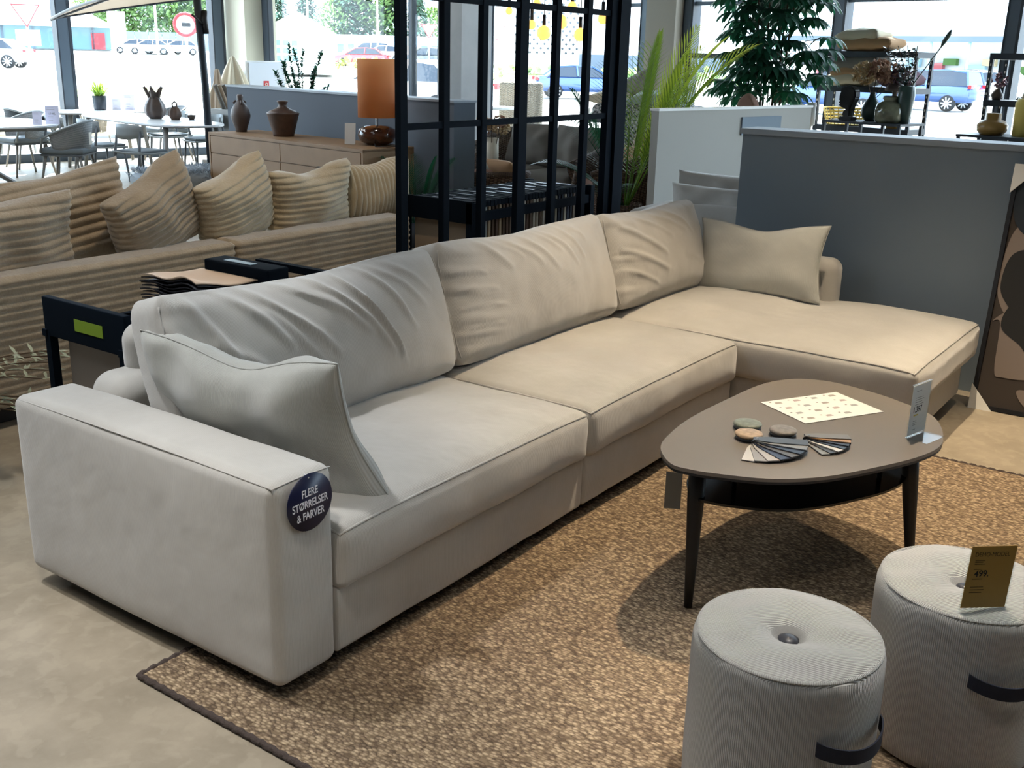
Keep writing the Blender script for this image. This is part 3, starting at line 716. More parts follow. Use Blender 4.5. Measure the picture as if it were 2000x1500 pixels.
# ============================================================ coffee table
ct = thing('coffee_table', 'taupe rounded triangular coffee table with black legs and lower shelf', 'table', (1.6, -.77, .013))
OUT = [(1.128, -.463), (1.033, -.546), (1.027, -.615), (1.045, -.686), (1.102, -.817), (1.205, -.928), (1.367, -1.023), (1.572, -1.113), (1.747, -1.131), (1.975, -1.046), (2.073, -.908), (2.124, -.785), (2.152, -.624), (2.097, -.507), (1.96, -.443), (1.744, -.42), (1.449, -.407), (1.245, -.428)]
P = [(p.x-1.6, p.y+.77) for p in catmull([Vector((x, y, 0)) for x, y in OUT], 6)]
bm = NB(); prism(bm, P, .476, .487); obj('tabletop', bm, M['taupe'], ct)
bm = NB(); prism(bm, [(x*.9985, y*.9985) for x, y in P], .468, .4765); obj('table_edge', bm, M['black'], ct)
SH = [(x*.80+.02, y*.80+.02) for x, y in P]
bm = NB(); prism(bm, SH, .335, .343); obj('shelf', bm, M['glossblack'], ct)
for (tx, ty), (fx, fy) in (((1.205, -.555), (1.115, -.60)), ((2.02, -.60), (2.05, -.585)), ((1.76, -1.03), (1.79, -1.08))):
    a = Vector((tx-1.6, ty+.77, .47)); b = Vector((fx-1.6, fy+.77, 0)); 
    bm = NB(); tube(bm, [b+(a-b)*k for k in (0, .3, .7, 1)], [.0125, .018, .026, .029], 18); obj('leg', bm, M['dark_wood'], ct)
for x, y in ((-.28, .14), (.30, .12), (.08, -.20)):
    bm = NB(); tube(bm, [(x, y, .34), (x, y, .47)], .008, 10); obj('shelf_rod', bm, M['black'], ct)
ZT = .5005
# price sign in acrylic stand
def sign(label, c, right, w, h, m, name='price_sign', base=(0, 0), lean=0, rim_=True):
    r = Vector(right).normalized(); nrm = r.cross(Vector((0, 0, 1))); up = (Vector((0, 0, 1))-nrm*math.sin(math.radians(lean))).normalized()
    root = thing(name, label, 'sign', c); mt = frame_mtx((0, 0, 0), r, up)
    bm = NB(); box(bm, (0, h/2+.006, 0), (w, h, .001), mt); obj('card', bm, m, root)
    bm = NB(); box(bm, (0, h/2+.005, -.002), (w+.006, h+.010, .0016), mt); box(bm, (0, h/2+.005, .002), (w+.006, h+.010, .0016), mt)
    bm2 = bm; q = frame_mtx((0, 0, .001), r, nrm.cross(r).cross(r) if False else nrm)
    box(bm2, (0, -.032, 0), (w+.006, .075, .002), frame_mtx((0, 0, .001), r, -nrm) @ Matrix.Identity(4)); obj('stand', bm2, M['acrylic'], root)
    return root, mt
def tline(bm, mt, x, y, w, h=.0016): box(bm, (x+w/2, y, .0008), (w, h, .0003), mt)
ps, mt = sign('white price sign in clear stand on the taupe coffee table', (1.752, -1.045, ZT), (.97, -.24, 0), .108, .165, M['paper'])
text('price', '1.397', .028, M['ink'], ps, mt @ Matrix.Translation((-.012, .088, .0008)), sx=.85, bold=.0002)
bm = NB()
for i, (y, w) in enumerate(((.150, .03), (.128, .045), (.121, .05), (.113, .04), (.105, .05), (.05, .02), (.044, .022), (.038, .018), (.022, .02))): tline(bm, mt, -.030, y, w)
obj('small_print', bm, M['greyink'], ps)
bm = NB(); box(bm, (-.018, .070, .0009), (.026, .005, .0003), mt); obj('price_marker', bm, M['basket'], ps)
# leaflet
root = thing('leaflet', 'white leaflet with rows of small furniture drawings on the coffee table', 'leaflet', (1.83, -.71, ZT))
A_, B_, C_, D_ = Vector((1.74, -.53, 0)), Vector((2.04, -.70, 0)), Vector((1.90, -.89, 0)), Vector((1.62, -.73, 0))
o = Vector((1.83, -.71, 0)); ex = (B_-A_+C_-D_)/2; ey = (D_-A_+C_-B_)/2; mt = frame_mtx((0, 0, .0012), ex, -ey)
w, h = ex.length, abs(ey.length); bm = NB(); box(bm, (0, 0, 0), (w, h, .0012), mt); obj('page', bm, M['paper'], root)
for i in range(4):
    for j in range(4):
        if (i, j) == (3, 3): continue
        x = -w/2+w*(.06+.235*i); y = h/2-h*(.12+.24*j)
        bm = NB(); box(bm, (x+.008, y+.012, .0008), (.007, .006, .0002), mt); obj('mark', bm, M['greyink'], root)
        bm = NB(); s = .028; prism(bm, [(x+.018, y-.008), (x+.018+s, y-.008), (x+.018+s*.95, y+.006), (x+.018+s*.6, y+.008), (x+.018+s*.15, y+.007)], .0006, .0009, mt); obj('drawing', bm, mat('drawing_tone', ('#a9a198', '#b9a8a4', '#a8a8a4')[(i+j) % 3], .8), root, fix=True)
# round samples
for lab, (x, y), top, r in (('grey-green round sample disc behind the two others on the coffee table', (1.462, -.598), '#6f7468', .045), ('cream marbled round sample disc nearest the sofa arm side', (1.375, -.640), '#a08a70', .043), ('taupe stone round sample disc next to the leaflet', (1.475, -.712), '#77706a', .043)):
    root = thing('sample_disc', lab, 'sample', (x, y, ZT), group='round samples on the coffee table'); 
    bm = NB(); lathe(bm, [(0, 0), (r*.9, 0), (r*.97, .003), (r*.9, .010), (0, .010)], 36); obj('underside', bm, M['black'], root)
    bm = NB(); lathe(bm, [(0, .010), (r*.9, .010), (r, .014), (r*1.01, .017), (r*.96, .0205), (r*.8, .022), (0, .0225)], 36); obj('top', bm, mat('sample_stone', top, .45, var=(60, .2, '#%02x%02x%02x' % tuple(min(255, int(int(top[i:i+2], 16)*1.25)) for i in (1, 3, 5)))), root)
# swatch fans
def fan(label, pivot, cols, ang0, ang1, L, w, topcol):
    root = thing('swatch_fan', label, 'sample fan', (*pivot, ZT)); n = len(cols)
    for i, c in enumerate(cols):
        a = math.radians(ang0+(ang1-ang0)*i/(n-1)); bm = NB()
        mt = Matrix.Rotation(a, 4, 'Z'); z = .002+.0026*i
        prism(bm, [(-.012, -w*.28), (L*.25, -w/2), (L, -w/2), (L, w/2), (L*.25, w/2), (-.012, w*.28)], z, z+.0022, mt)
        obj('swatch', bm, mat('swatch_laminate', c, .35), root)
        bm = NB(); prism(bm, [(-.0125, -w*.29), (L*.25, -w/2-.0006), (L+.001, -w/2-.0006), (L+.001, w/2+.0006), (L*.25, w/2+.0006), (-.0125, w*.29)], z-.0018, z+.0001, mt)
        obj('swatch_backing', bm, M['black'], root)
    bm = NB(); lathe(bm, [(0, 0), (.004, 0), (.004, .004+.0026*n), (0, .005+.0026*n)], 12, (.0, .0, 0)); obj('rivet', bm, M['rim'], root)
    return root
fan('dark sample fan with grey marble top card, nearer the sofa arm', (1.335, -.685), ['#cfcac2', '#9a9690', '#b3ada6', '#2b3448', '#55504a', '#262f3d', '#8d8d8a', '#4a4c4e'], 195, 296, .15, .048, 0)
fan('smaller sample fan with tan card beside the grey marble fan', (1.475, -.795), ['#8a8a84', '#3d3a36', '#d9d6cf', '#2c3540', '#26242a', '#b0875c', '#79736b'], 228, 302, .125, .040, 0)
# hanging grey price tag on the left table leg
root = thing('leg_price_tag', 'grey hanging price tag on the left leg of the coffee table', 'tag', (1.16, -.50, .36))
bm = NB(); box(bm, (0, 0, 0), (.003, .05, .12), Matrix.Rotation(.5, 4, 'Z')); obj('card', bm, mat('grey_card', '#77756f', .6), root)
bm = NB(); tube(bm, [(0, 0, .06), (.012, -.02, .10), (.03, -.045, .11)], .0008, 5); obj('string', bm, M['tagwhite'], root)

# ============================================================ poufs
def pouf(label, x, y, r, H, sa):
    root = thing('pouf', label, 'pouf', (x, y, .013)); prof = [(0, .0), (r*.9, .0), (r*.975, .012), (r, .04)]
    for i in range(1, 12): prof.append((r*(1+.006*math.sin(PI*i/12)), .04+(H-.075)*i/12))
    prof += [(r*.995, H-.030), (r*.975, H-.014), (r*.94, H-.004)]
    for i in range(1, 15):
        t = 1-i/15; rad = r*.93*t; z = H-.002+.010*math.sin(PI*min(1, t*1.1))-.022*math.exp(-(t/.15)**2)-.014*math.exp(-(t/.42)**2); prof.append((rad, z))
    prof.append((0, H-.040))
    def f(p, a):
        k = .0035*noise.noise(Vector((math.cos(a)*1.6, math.sin(a)*1.6, p.z*5)))
        q = p.copy(); q.x *= 1+k/.2; q.y *= 1+k/.2
        if p.z > H-.06: q.z += .006*noise.noise(Vector((p.x*14, p.y*14, x)))
        return q
    bm = NB(); lathe(bm, prof, 120, fn=f)
    uvl = bm.loops.layers.uv.verify()
    for fc in bm.faces:
        if fc.calc_center_median().z > H-.012:
            for l in fc.loops: l[uvl].uv = (l.vert.co.x*.6+l.vert.co.y*.8, l.vert.co.y)
    obj('body', bm, M['pouf'], root)
    bm = NB(); lathe(bm, [(r*.952+.0045*math.cos(a), H-.008+.0045*math.sin(a)) for a in [2*PI*k/8 for k in range(9)]], 96); obj('piping', bm, M['pouf'], root)
    bm = NB(); lathe(bm, [(0, H-.040), (.018, H-.040), (.0235, H-.028), (.0225, H-.021), (.012, H-.016), (0, H-.015)], 28); obj('button', bm, mat('button_leather', '#3a3b42', .4), root)
    # strap handle
    bm = NB(); N = 24; pv = None
    for i in range(N+1):
        t = i/N; a = sa-.47+.94*t; rad = r+.004+.026*math.sin(PI*t)**.7; z = H-.150-.016*math.sin(PI*t)
        row = []
        for dz, dr in ((-.017, 0), (.017, 0), (.017, .0035), (-.017, .0035)): row.append(bm.verts.new((math.cos(a)*(rad+dr), math.sin(a)*(rad+dr), z+dz)))
        if pv:
            for k in range(4): bm.faces.new((pv[k], row[k], row[(k+1) % 4], pv[(k+1) % 4]))
        else: bm.faces.new(row)
        pv = row
    bm.faces.new(list(reversed(pv))); obj('strap_handle', bm, mat('navy_webbing', '#151b2c', .8), root, fix=True)
    return root
pouf('pale ribbed pouf with dark button, nearest the camera', .440, -1.145, .205, .43, math.radians(-113))
pouf('pale ribbed pouf with the gold price card on top', .935, -1.40, .205, .43, math.radians(-134))
gs, mt = sign('gold DEMO-MODEL price card in clear stand on the pouf', (.800, -1.462, .4425), (.66, -.75, 0), .106, .158, M['gold'], lean=-3)
text('heading', 'DEMO-MODEL', .0150, M['goldink'], gs, mt @ Matrix.Translation((-.002, .143, .0008)), sx=.84)
text('price', '499.', .0225, M['ink'], gs, mt @ Matrix.Translation((-.019, .094, .0008)), sx=.9, bold=.00018)
bm = NB()
for y, w in ((.128, .023), (.124, .019), (.119, .025), (.106, .018), (.081, .024), (.060, .031), (.053, .033), (.046, .029)): tline(bm, mt, -.040, y, w, .0017)
obj('small_print', bm, M['goldink'], gs)

# ============================================================ ribbed beige sofa
rs = thing('ribbed_sofa', 'long beige sofa in wide ribbed plush seen from behind', 'sofa', (1.2, 2.9, 0))
def ribs(pitch, amp, axis=2):
    def f(p, n, h):
        if abs(n.z) < .75:
            k = abs(math.sin(PI*(p.z+h[2])/pitch)); w = .7+.3*noise.noise(Vector((p.x*4, p.y*4, round((p.z+h[2])/pitch)*3.1)))
            return p+Vector((n.x, n.y, 0))*amp*k*w+n*.006*noise.noise(p*3)
        return p+n*.008*noise.noise(p*4)
    return f
bm = NB(); rbox(bm, (-.4, -.28, .375), (1.25, .095, .29), .03, (40, 2, 128), ribs(.036, .013)); obj('backrest', bm, M['plush'], rs)
bm = NB(); rbox(bm, (1.545, -.28, .375), (.69, .095, .29), .03, (30, 2, 128), ribs(.036, .013)); obj('backrest', bm, M['plush'], rs)
bm = NB(); rbox(bm, (2.12, .23, .34), (.12, .32, .24), .05, (4, 8, 70), ribs(.045, .010)); obj('arm', bm, M['plush'], rs)
bm = NB(); rbox(bm, (.2, .30, .25), (1.80, .38, .15), .05, (20, 8, 5), None); obj('seat', bm, M['plush'], rs)
bm = NB(); box(bm, (.3, .15, .05), (3.4, .9, .09)); obj('plinth', bm, M['black'], rs)
def ribpillow(label, c, w, h, t, right, up, seed, rib=.038, rd=1, m='plush', dent=.015):
    bm = NB(); pillow(bm, w, h, t, frame_mtx((0, 0, 0), right, up), nu=30, nv=110 if rd else 30, pinch=.07, seed=seed, wr=.012, dent=dent, rib=rib, ribdir=rd) if rd else pillow(bm, w, h, t, frame_mtx((0, 0, 0), right, up), nu=120, nv=30, pinch=.07, seed=seed, wr=.012, dent=dent, rib=rib, ribdir=0)
    return solo('ribbed_cushion', bm, M[m], label, 'cushion', c, group='loose cushions along the beige ribbed sofa')
ribpillow('beige ribbed cushion at the left picture edge, lowest and nearest', (.93, 2.76, .775), .70, .40, .20, (1, .05, .02), (0, -.10, 1), 1)
ribpillow('widest beige ribbed cushion leaning back behind the leftmost one', (1.36, 2.97, .80), .84, .50, .20, (1, .1, .10), (0, .25, 1), 2, rib=.044)
ribpillow('beige ribbed cushion standing on its corner, third from the left', (1.76, 2.80, .795), .62, .46, .26, (1, .30, .40), (-.25, -.1, 1), 3, rib=.033)
ribpillow('cream ribbed cushion with folded corner, in the middle of the row', (2.28, 2.80, .795), .60, .44, .26, (1, .25, .28), (-.2, -.1, 1), 4, rib=.032, m='plush_light')
ribpillow('cream ribbed cushion sagging in the middle, second from the right end', (2.84, 2.80, .785), .64, .42, .24, (1, 0, .06), (0, -.1, 1), 5, rib=.034, m='plush_light', dent=.045)
ribpillow('cream cushion with upright fine ribs at the right end', (3.42, 2.82, .78), .62, .40, .24, (1, 0, .06), (.15, -.1, 1), 6, rib=.034, rd=0, m='plush_light')

# ============================================================ swatch rack behind the sofa
rk = thing('swatch_rack', 'black metal swatch stand with green sticker behind the sofa', 'display rack', (.9, 1.5, 0))
xl = .42-.9
bm = NB(); rbox(bm, (xl, -.13, .715), (.014, .235, .070), .004, (2, 2, 2)); obj('end_plate', bm, M['navy_black'], rk)
for y in (.09,): bm = NB(); box(bm, (xl, y, .33), (.03, .03, .66)); obj('post', bm, M['navy_black'], rk)
bm = NB(); box(bm, (xl, -.34, .33), (.03, .03, .66)); obj('post', bm, M['navy_black'], rk)
for y in (.10, -.34): bm = NB(); box(bm, (.5, y, .38), (.03, .03, .76)); obj('post', bm, M['navy_black'], rk)
bm = NB(); box(bm, (.5, -.12, .765), (.03, .47, .03)); obj('rail', bm, M['navy_black'], rk)
for y in (.10, -.34): bm = NB(); box(bm, (0, y, .655), (1.0, .025, .025)); obj('rail', bm, M['navy_black'], rk)
bm = NB(); box(bm, (xl-.0155, -.165, .712), (.002, .16, .042)); obj('sticker', bm, M['green_sticker'], rk)
for i in range(5):
    root = thing('fabric_sample', 'hanging fabric sample sheet in the black swatch stand', 'sample', (.47+.045*i, 1.38, .0), group='fabric sheets hanging in the swatch stand')
    bm = NB(); box(bm, (0, 0, .655), (.03, .42, .05)); obj('hanger', bm, M['navy_black'], root)
    bm = NB(); box(bm, (0, .0, .42), (.012, .36, .42)); obj('cloth', bm, mat('sample_cloth', ('#8a8178', '#7b756e', '#a09a90', '#6a6f78', '#8c8c8c')[i], .95), root)
for i in range(9):
    root = thing('leather_sample', 'cream leather sample sheet on top of the sample pile' if i == 8 else 'dark leather sample sheet in the pile on the swatch stand', 'sample', (1.01, 1.50, .672+.012*i), group=None if i == 8 else 'leather sheets piled on the swatch stand')
    bm = NB(); L, D = .30, .34; n = 12; V = []; jx = .01*rnd.uniform(-1, 1)
    for a in range(n+1):
        V.append([])
        for b_ in range(n+1):
            x, y = -L/2+L*a/n+jx, -D/2+D*b_/n; z = .030*(max(0, 1-a/n*1.6))**2*(1+.3*math.sin(b_*.8)) + .010*math.sin(a*.5+b_*.45)*(1-a/n)*(1 if i > 5 else .4)
            V[-1].append((bm.verts.new((x, y, z)), bm.verts.new((x, y, z-.004))))
    for a in range(n):
        for b_ in range(n):
            for s in (0, 1):
                q = [V[a][b_][s], V[a+1][b_][s], V[a+1][b_+1][s], V[a][b_+1][s]]; f = bm.faces.new(q if s == 0 else q[::-1]); f.smooth = True
    for a in range(n):
        bm.faces.new((V[a][0][0], V[a][0][1], V[a+1][0][1], V[a+1][0][0])); bm.faces.new((V[a][n][0], V[a+1][n][0], V[a+1][n][1], V[a][n][1]))
        bm.faces.new((V[0][a][0], V[0][a+1][0], V[0][a+1][1], V[0][a][1])); bm.faces.new((V[n][a][0], V[n][a][1], V[n][a+1][1], V[n][a+1][0]))
    obj('sheet', bm, M['leather'] if i == 8 else M['leather_dark'], root)
root = thing('sample_binder', 'black sample binder clip with white label on the leather pile', 'binder', (1.20, 1.46, .70))
bm = NB(); rbox(bm, (0, 0, .055), (.055, .19, .055), .008, (2, 4, 2)); obj('cover', bm, M['navy_black'], root)
bm = NB(); box(bm, (-.01, .02, .1115), (.035, .16, .002)); obj('label', bm, mat('pale_blue_label', '#9db4c4', .3), root)

# ============================================================ black screen and hanging rack behind
sc = thing('room_divider', 'black steel room divider with slim upright bars behind the sofas', 'divider', (4.0, 2.0, 0))
for x, w in ((2.76, .055), (3.12, .05), (3.47, .045), (3.86, .085), (4.23, .05), (4.60, .05)):
    bm = NB(); box(bm, (x-4, 0, 1.6), (w, .04, 3.2)); obj('upright_bar', bm, M['navy_black'], sc)
bm = NB(); box(bm, (4.99-4, 0, 1.6), (.25, .05, 3.2)); box(bm, (4.97-4, -.035, 1.6), (.04, .02, 3.2)); obj('end_post', bm, M['navy_black'], sc)
for z in (.52, 1.25, 1.915, 2.9): bm = NB(); box(bm, (3.9-4, 0, z), (2.32, .03, .035 if z > .6 else .05)); obj('cross_rail', bm, M['navy_black'], sc)
hr = thing('hanging_rack', 'long black metal rack full of hanging fabric boards behind the divider', 'display rack', (4.4, 2.50, 0))
for x in (-.72, .70):
    for y in (-.27, .27): bm = NB(); box(bm, (x, y, .37), (.05, .05, .74)); obj('post', bm, M['navy_black'], hr)
for x in (-.72,): bm = NB(); box(bm, (x-.01, 0, .68), (.03, .58, .14)); obj('end_plate', bm, M['navy_black'], hr)
for y in (-.27, .27):
    bm = NB(); box(bm, (0, y, .645), (1.42, .03, .06)); obj('rail', bm, M['navy_black'], hr)
    bm = NB(); box(bm, (0, y, .12), (1.42, .03, .03)); obj('rail', bm, M['navy_black'], hr)
HC = ['#8c7c6a', '#b3a792', '#5c4638', '#8a8a86', '#3b3f4a', '#6d5a4a', '#a89274', '#30333c', '#c1b7a4', '#54402f']
for i in range(34):
    root = thing('fabric_board', 'black topped fabric board hanging in the long black rack', 'sample', (3.73+.0395*i, 2.50, .0), group='fabric boards in the long black rack')
    t = .035 if i % 3 else .030; z = .735+.006*((i*7) % 5)/5
    bm = NB(); box(bm, (0, 0, z-.02), (t, .50, .04)); obj('hanger', bm, M['navy_black'], root)
    bm = NB(); box(bm, (0, 0, .44), (.022, .46, .51)); obj('cloth', bm, mat('board_cloth', HC[(i*3+i//4) % 10], .95), root)
    if i % 2: bm = NB(); box(bm, (0, -.06+.1*(i % 3), z+.001), (t*.8, .16, .002)); obj('label', bm, mat('grey_label', '#4a535e', .4), root)
tau = 2*PI
# ============================================================ sideboard and what stands on it
sb = thing('sideboard', 'brown oak sideboard with two rows of drawers in front of the blue-grey wall', 'sideboard', B(4.45, 6.86), -BA+math.radians(4.5)-math.radians(0))
HW, HD, HH = 1.22, .30, .82
bm = NB(); box(bm, (0, 0, .46), (2*HD-.03, 2*HW-.02, .68)); obj('body', bm, M['oak'], sb)
bm = NB(); box(bm, (0, 0, HH-.013), (2*HD, 2*HW, .026)); obj('top', bm, M['oak'], sb)
for y in (-HW+.012, HW-.012): bm = NB(); box(bm, (0, y, .46), (2*HD, .024, .70)); obj('side_panel', bm, M['oak'], sb)
for r_, (z0, z1) in enumerate(((.62, .785), (.37, .61), (.12, .36))):
    for k in range(2):
        y0 = -HW+.03+k*(HW-.03); y1 = y0+HW-.036; bm = NB(); box(bm, (-HD+.010, (y0+y1)/2, (z0+z1)/2), (.022, y1-y0-.006, z1-z0)); d = obj('drawer', bm, M['oak'], sb)
        if r_ < 2:
            bm = NB(); zz = z0 if r_ == 0 else z0
            pr = [(yy, .010*math.sin(PI*(yy+.05)/.1)) for yy in [-.05+.1*q/8 for q in range(9)]]
            prism(bm, [((y0+y1)/2+a, z0-.004+b) for a, b in pr], 0, .003, Matrix(((0, 0, -1, -HD-.001), (1, 0, 0, 0), (0, 1, 0, 0), (0, 0, 0, 1)))); obj('finger_pull', bm, M['dark_wood'], d, fix=True)
for x in (-.24, .24):
    for y in (-HW+.06, HW-.06): bm = NB(); box(bm, (x, y, .06), (.04, .04, .12)); obj('leg', bm, M['oak'], sb)
bm = NB(); box(bm, (-HD-.002, -HW+.012, .60), (.003, .02, .05)); obj('tag', bm, M['paper'], sb)
# vases and lamp
def vase(name, label, cat, loc, prof, m, seg=32, fn=None, extra=None, rotz=0, group=None, **kw):
    root = thing(name, label, cat, loc, rotz, group); bm = NB(); lathe(bm, prof, seg, fn=fn, **kw); obj('body', bm, m, root); return root
lobes = lambda n, k: (lambda p, a: Vector((p.x*(1+k*math.cos(n*a)), p.y*(1+k*math.cos(n*a)), p.z)))
v = vase('bottle_vase', 'narrow brown clay bottle vase at the left end of the sideboard', 'vase', (5.86, 6.90, HH), [(0, 0), (.055, 0), (.060, .03), (.085, .10), (.100, .16), (.088, .22), (.060, .27), (.035, .30), (.028, .32), (.034, .35), (.026, .37), (0, .37)], M['dark_clay'], fn=lobes(3, .05))
for a in (0, 2.1, 4.2): bm = NB(); tube(bm, [(.05*math.cos(a), .05*math.sin(a), .27), (.07*math.cos(a), .07*math.sin(a), .29), (.04*math.cos(a), .04*math.sin(a), .31)], .011, 8); obj('lug', bm, M['dark_clay'], v)
vase('flared_vase', 'wide shouldered brown clay jar in the middle of the sideboard', 'vase', (5.79, 6.20, HH), [(0, 0), (.100, 0), (.105, .025), (.125, .10), (.150, .19), (.158, .215), (.160, .222), (.12, .245), (.065, .265), (.042, .285), (.040, .31), (.055, .33), (.052, .338), (.035, .335), (0, .30)], M['brown_clay'])
lp = thing('table_lamp', 'table lamp with tall orange drum shade and glossy brown round base', 'lamp', (5.76, 4.93, HH))
bm = NB(); lathe(bm, [(0, 0), (.09, 0), (.15, .03), (.178, .085), (.165, .14), (.11, .17), (.04, .178), (0, .178)], 40); obj('base', bm, M['glazed_brown'], lp)
bm = NB(); lathe(bm, [(.011, .17), (.011, .30)], 12); obj('pole', bm, M['rim'], lp)
bm = NB(); lathe(bm, [(.170, .245), (.171, .245), (.171, .755), (.170, .755)], 56); obj('lamp_shade', bm, M['orange_shade'], lp)
bm = NB(); tube(bm, [(-.12, -.08, .02), (-.2, -.16, .004), (-.12, -.26, .003), (.05, -.27, .004)], .004, 6); obj('cable', bm, M['black'], lp)
root = thing('price_card', 'white upright price card beside the orange lamp', 'sign', (5.60, 5.12, HH)); bm = NB(); box(bm, (0, 0, .095), (.004, .10, .19), Matrix.Rotation(.5, 4, 'Z') @ Matrix.Rotation(math.radians(8), 4, 'Y')); obj('card', bm, M['white'], root)
bm = NB(); box(bm, (-.02, -.01, .003), (.10, .10, .004), Matrix.Rotation(.5, 4, 'Z')); obj('stand', bm, M['acrylic'], root)

# ============================================================ dining area on the left
def dtable(label, name, outline, H, mt_top, loc, rotz, legs, x_legs=False):
    root = thing(name, label, 'table', loc, rotz); bm = NB(); prism(bm, outline, H-.018, H); obj('tabletop', bm, mt_top, root)
    bm = NB(); prism(bm, [(x*.985, y*.985) for x, y in outline], H-.03, H-.0185); obj('table_edge', bm, M['table_grey'], root)
    for (a, b) in legs:
        bm = NB(); tube(bm, [a, b], [.022, .034], 14) if not x_legs else bar(bm, a, b, .06, .04); obj('leg', bm, M['table_grey'], root)
    return root
def superell(a, b, n=3, k=48): return [(a*math.copysign(abs(math.cos(tau*i/k))**(2/n), math.cos(tau*i/k)), b*math.copysign(abs(math.sin(tau*i/k))**(2/n), math.sin(tau*i/k))) for i in range(k)]
T2 = dtable('long white oval-ended dining table carrying two dark vases', 'dining_table', superell(.50, 1.50, 3.2), .745, M['table_white'], B(4.98, 11.42), -BA,
    [((sx*.40, sy*1.25, 0), (sx*.33, sy*1.15, .72)) for sx in (-1, 1) for sy in (-1, 1)])
T1 = dtable('white dining table with crossed grey legs at the left picture edge', 'dining_table', superell(1.05, .95, 3.0), .745, M['table_white'], B(2.62, 11.4), -BA,
    [((.55, -.5, 0), (-.35, .3, .70)), ((-.75, -.55, 0), (.30, .45, .70)), ((.55, .6, 0), (-.3, -.3, .70)), ((-.6, .6, 0), (.3, -.3, .70))], True)
bm = NB(); box(bm, (0, 0, .69), (1.7, .12, .06)); box(bm, (0, -.5, .69), (1.7, .05, .05)); obj('crossbar', bm, M['table_grey'], T1)
T3 = dtable('dark edged dining table with the small potted grass by the window', 'dining_table', superell(.75, .45, 3.2), .745, M['table_white'], B(5.1, 13.35), -BA,
    [((sx*.6, sy*.32, 0), (sx*.5, sy*.28, .72)) for sx in (-1, 1) for sy in (-1, 1)])
def shellchair(label, loc, rotz, group=None):
    """grey chair, band back; front faces +x"""
    root = thing('dining_chair', label, 'chair', loc, rotz, group)
    bm = NB(); rbox(bm, (0, 0, .435), (.23, .23, .012), .01, (6, 6, 1), lambda p, n, h: p+Vector((0, 0, .02*((p.x/.23)**2)*(p.x < 0)-.01*(1-(p.y/.23)**2)))); obj('seat', bm, M['chair_grey'], root)
    bm = NB(); rbox(bm, (.0, 0, .460), (.21, .21, .014), .012, (6, 6, 1)); obj('seat_pad', bm, M['cushion_grey'], root)
    bm = NB(); N = 18; 
    for i in range(N):
        pass
    pv = None
    for i in range(N+1):
        a = PI-.95+1.9*i/N; r = .27; row = []
        for z in (.60, .66, .72, .78): 
            k = 1-.0*(z-.6); row.append(bm.verts.new((math.cos(a)*r*k+.02-.06*(z-.6), math.sin(a)*r*k, z-.03*abs((a-PI)/.95)**2*(1 if z > .7 else -1))))
        row2 = [bm.verts.new((v.co.x*.93+.0, v.co.y*.93, v.co.z)) for v in row]
        if pv:
            for k in range(3):
                for R, P_, fl in ((row, pv[0], 0), (row2, pv[1], 1)):
                    q = [P_[k], R[k], R[k+1], P_[k+1]]; f = bm.faces.new(q if fl else q[::-1]); f.smooth = True
            bm.faces.new((pv[0][0], row[0], row2[0], pv[1][0])); bm.faces.new((pv[0][3], pv[1][3], row2[3], row[3]))
        else:
            for k in range(3): bm.faces.new((row[k], row[k+1], row2[k+1], row2[k]))
        pv = (row, row2)
    for k in range(3): bm.faces.new((pv[0][k], pv[1][k], pv[1][k+1], pv[0][k+1]))
    obj('backrest', bm, M['chair_grey'], root, fix=True)
    for s in (-1, 1):
        bm = NB(); tube(bm, [(.22, s*.22, 0), (.19, s*.19, .43)], [.012, .017], 10); obj('leg', bm, M['chair_dark'], root)
        bm = NB(); tube(bm, [(-.27, s*.22, 0), (-.21, s*.20, .43), (-.16, s*.19, .70)], [.012, .018, .014], 10); obj('leg', bm, M['chair_dark'], root)
    return root
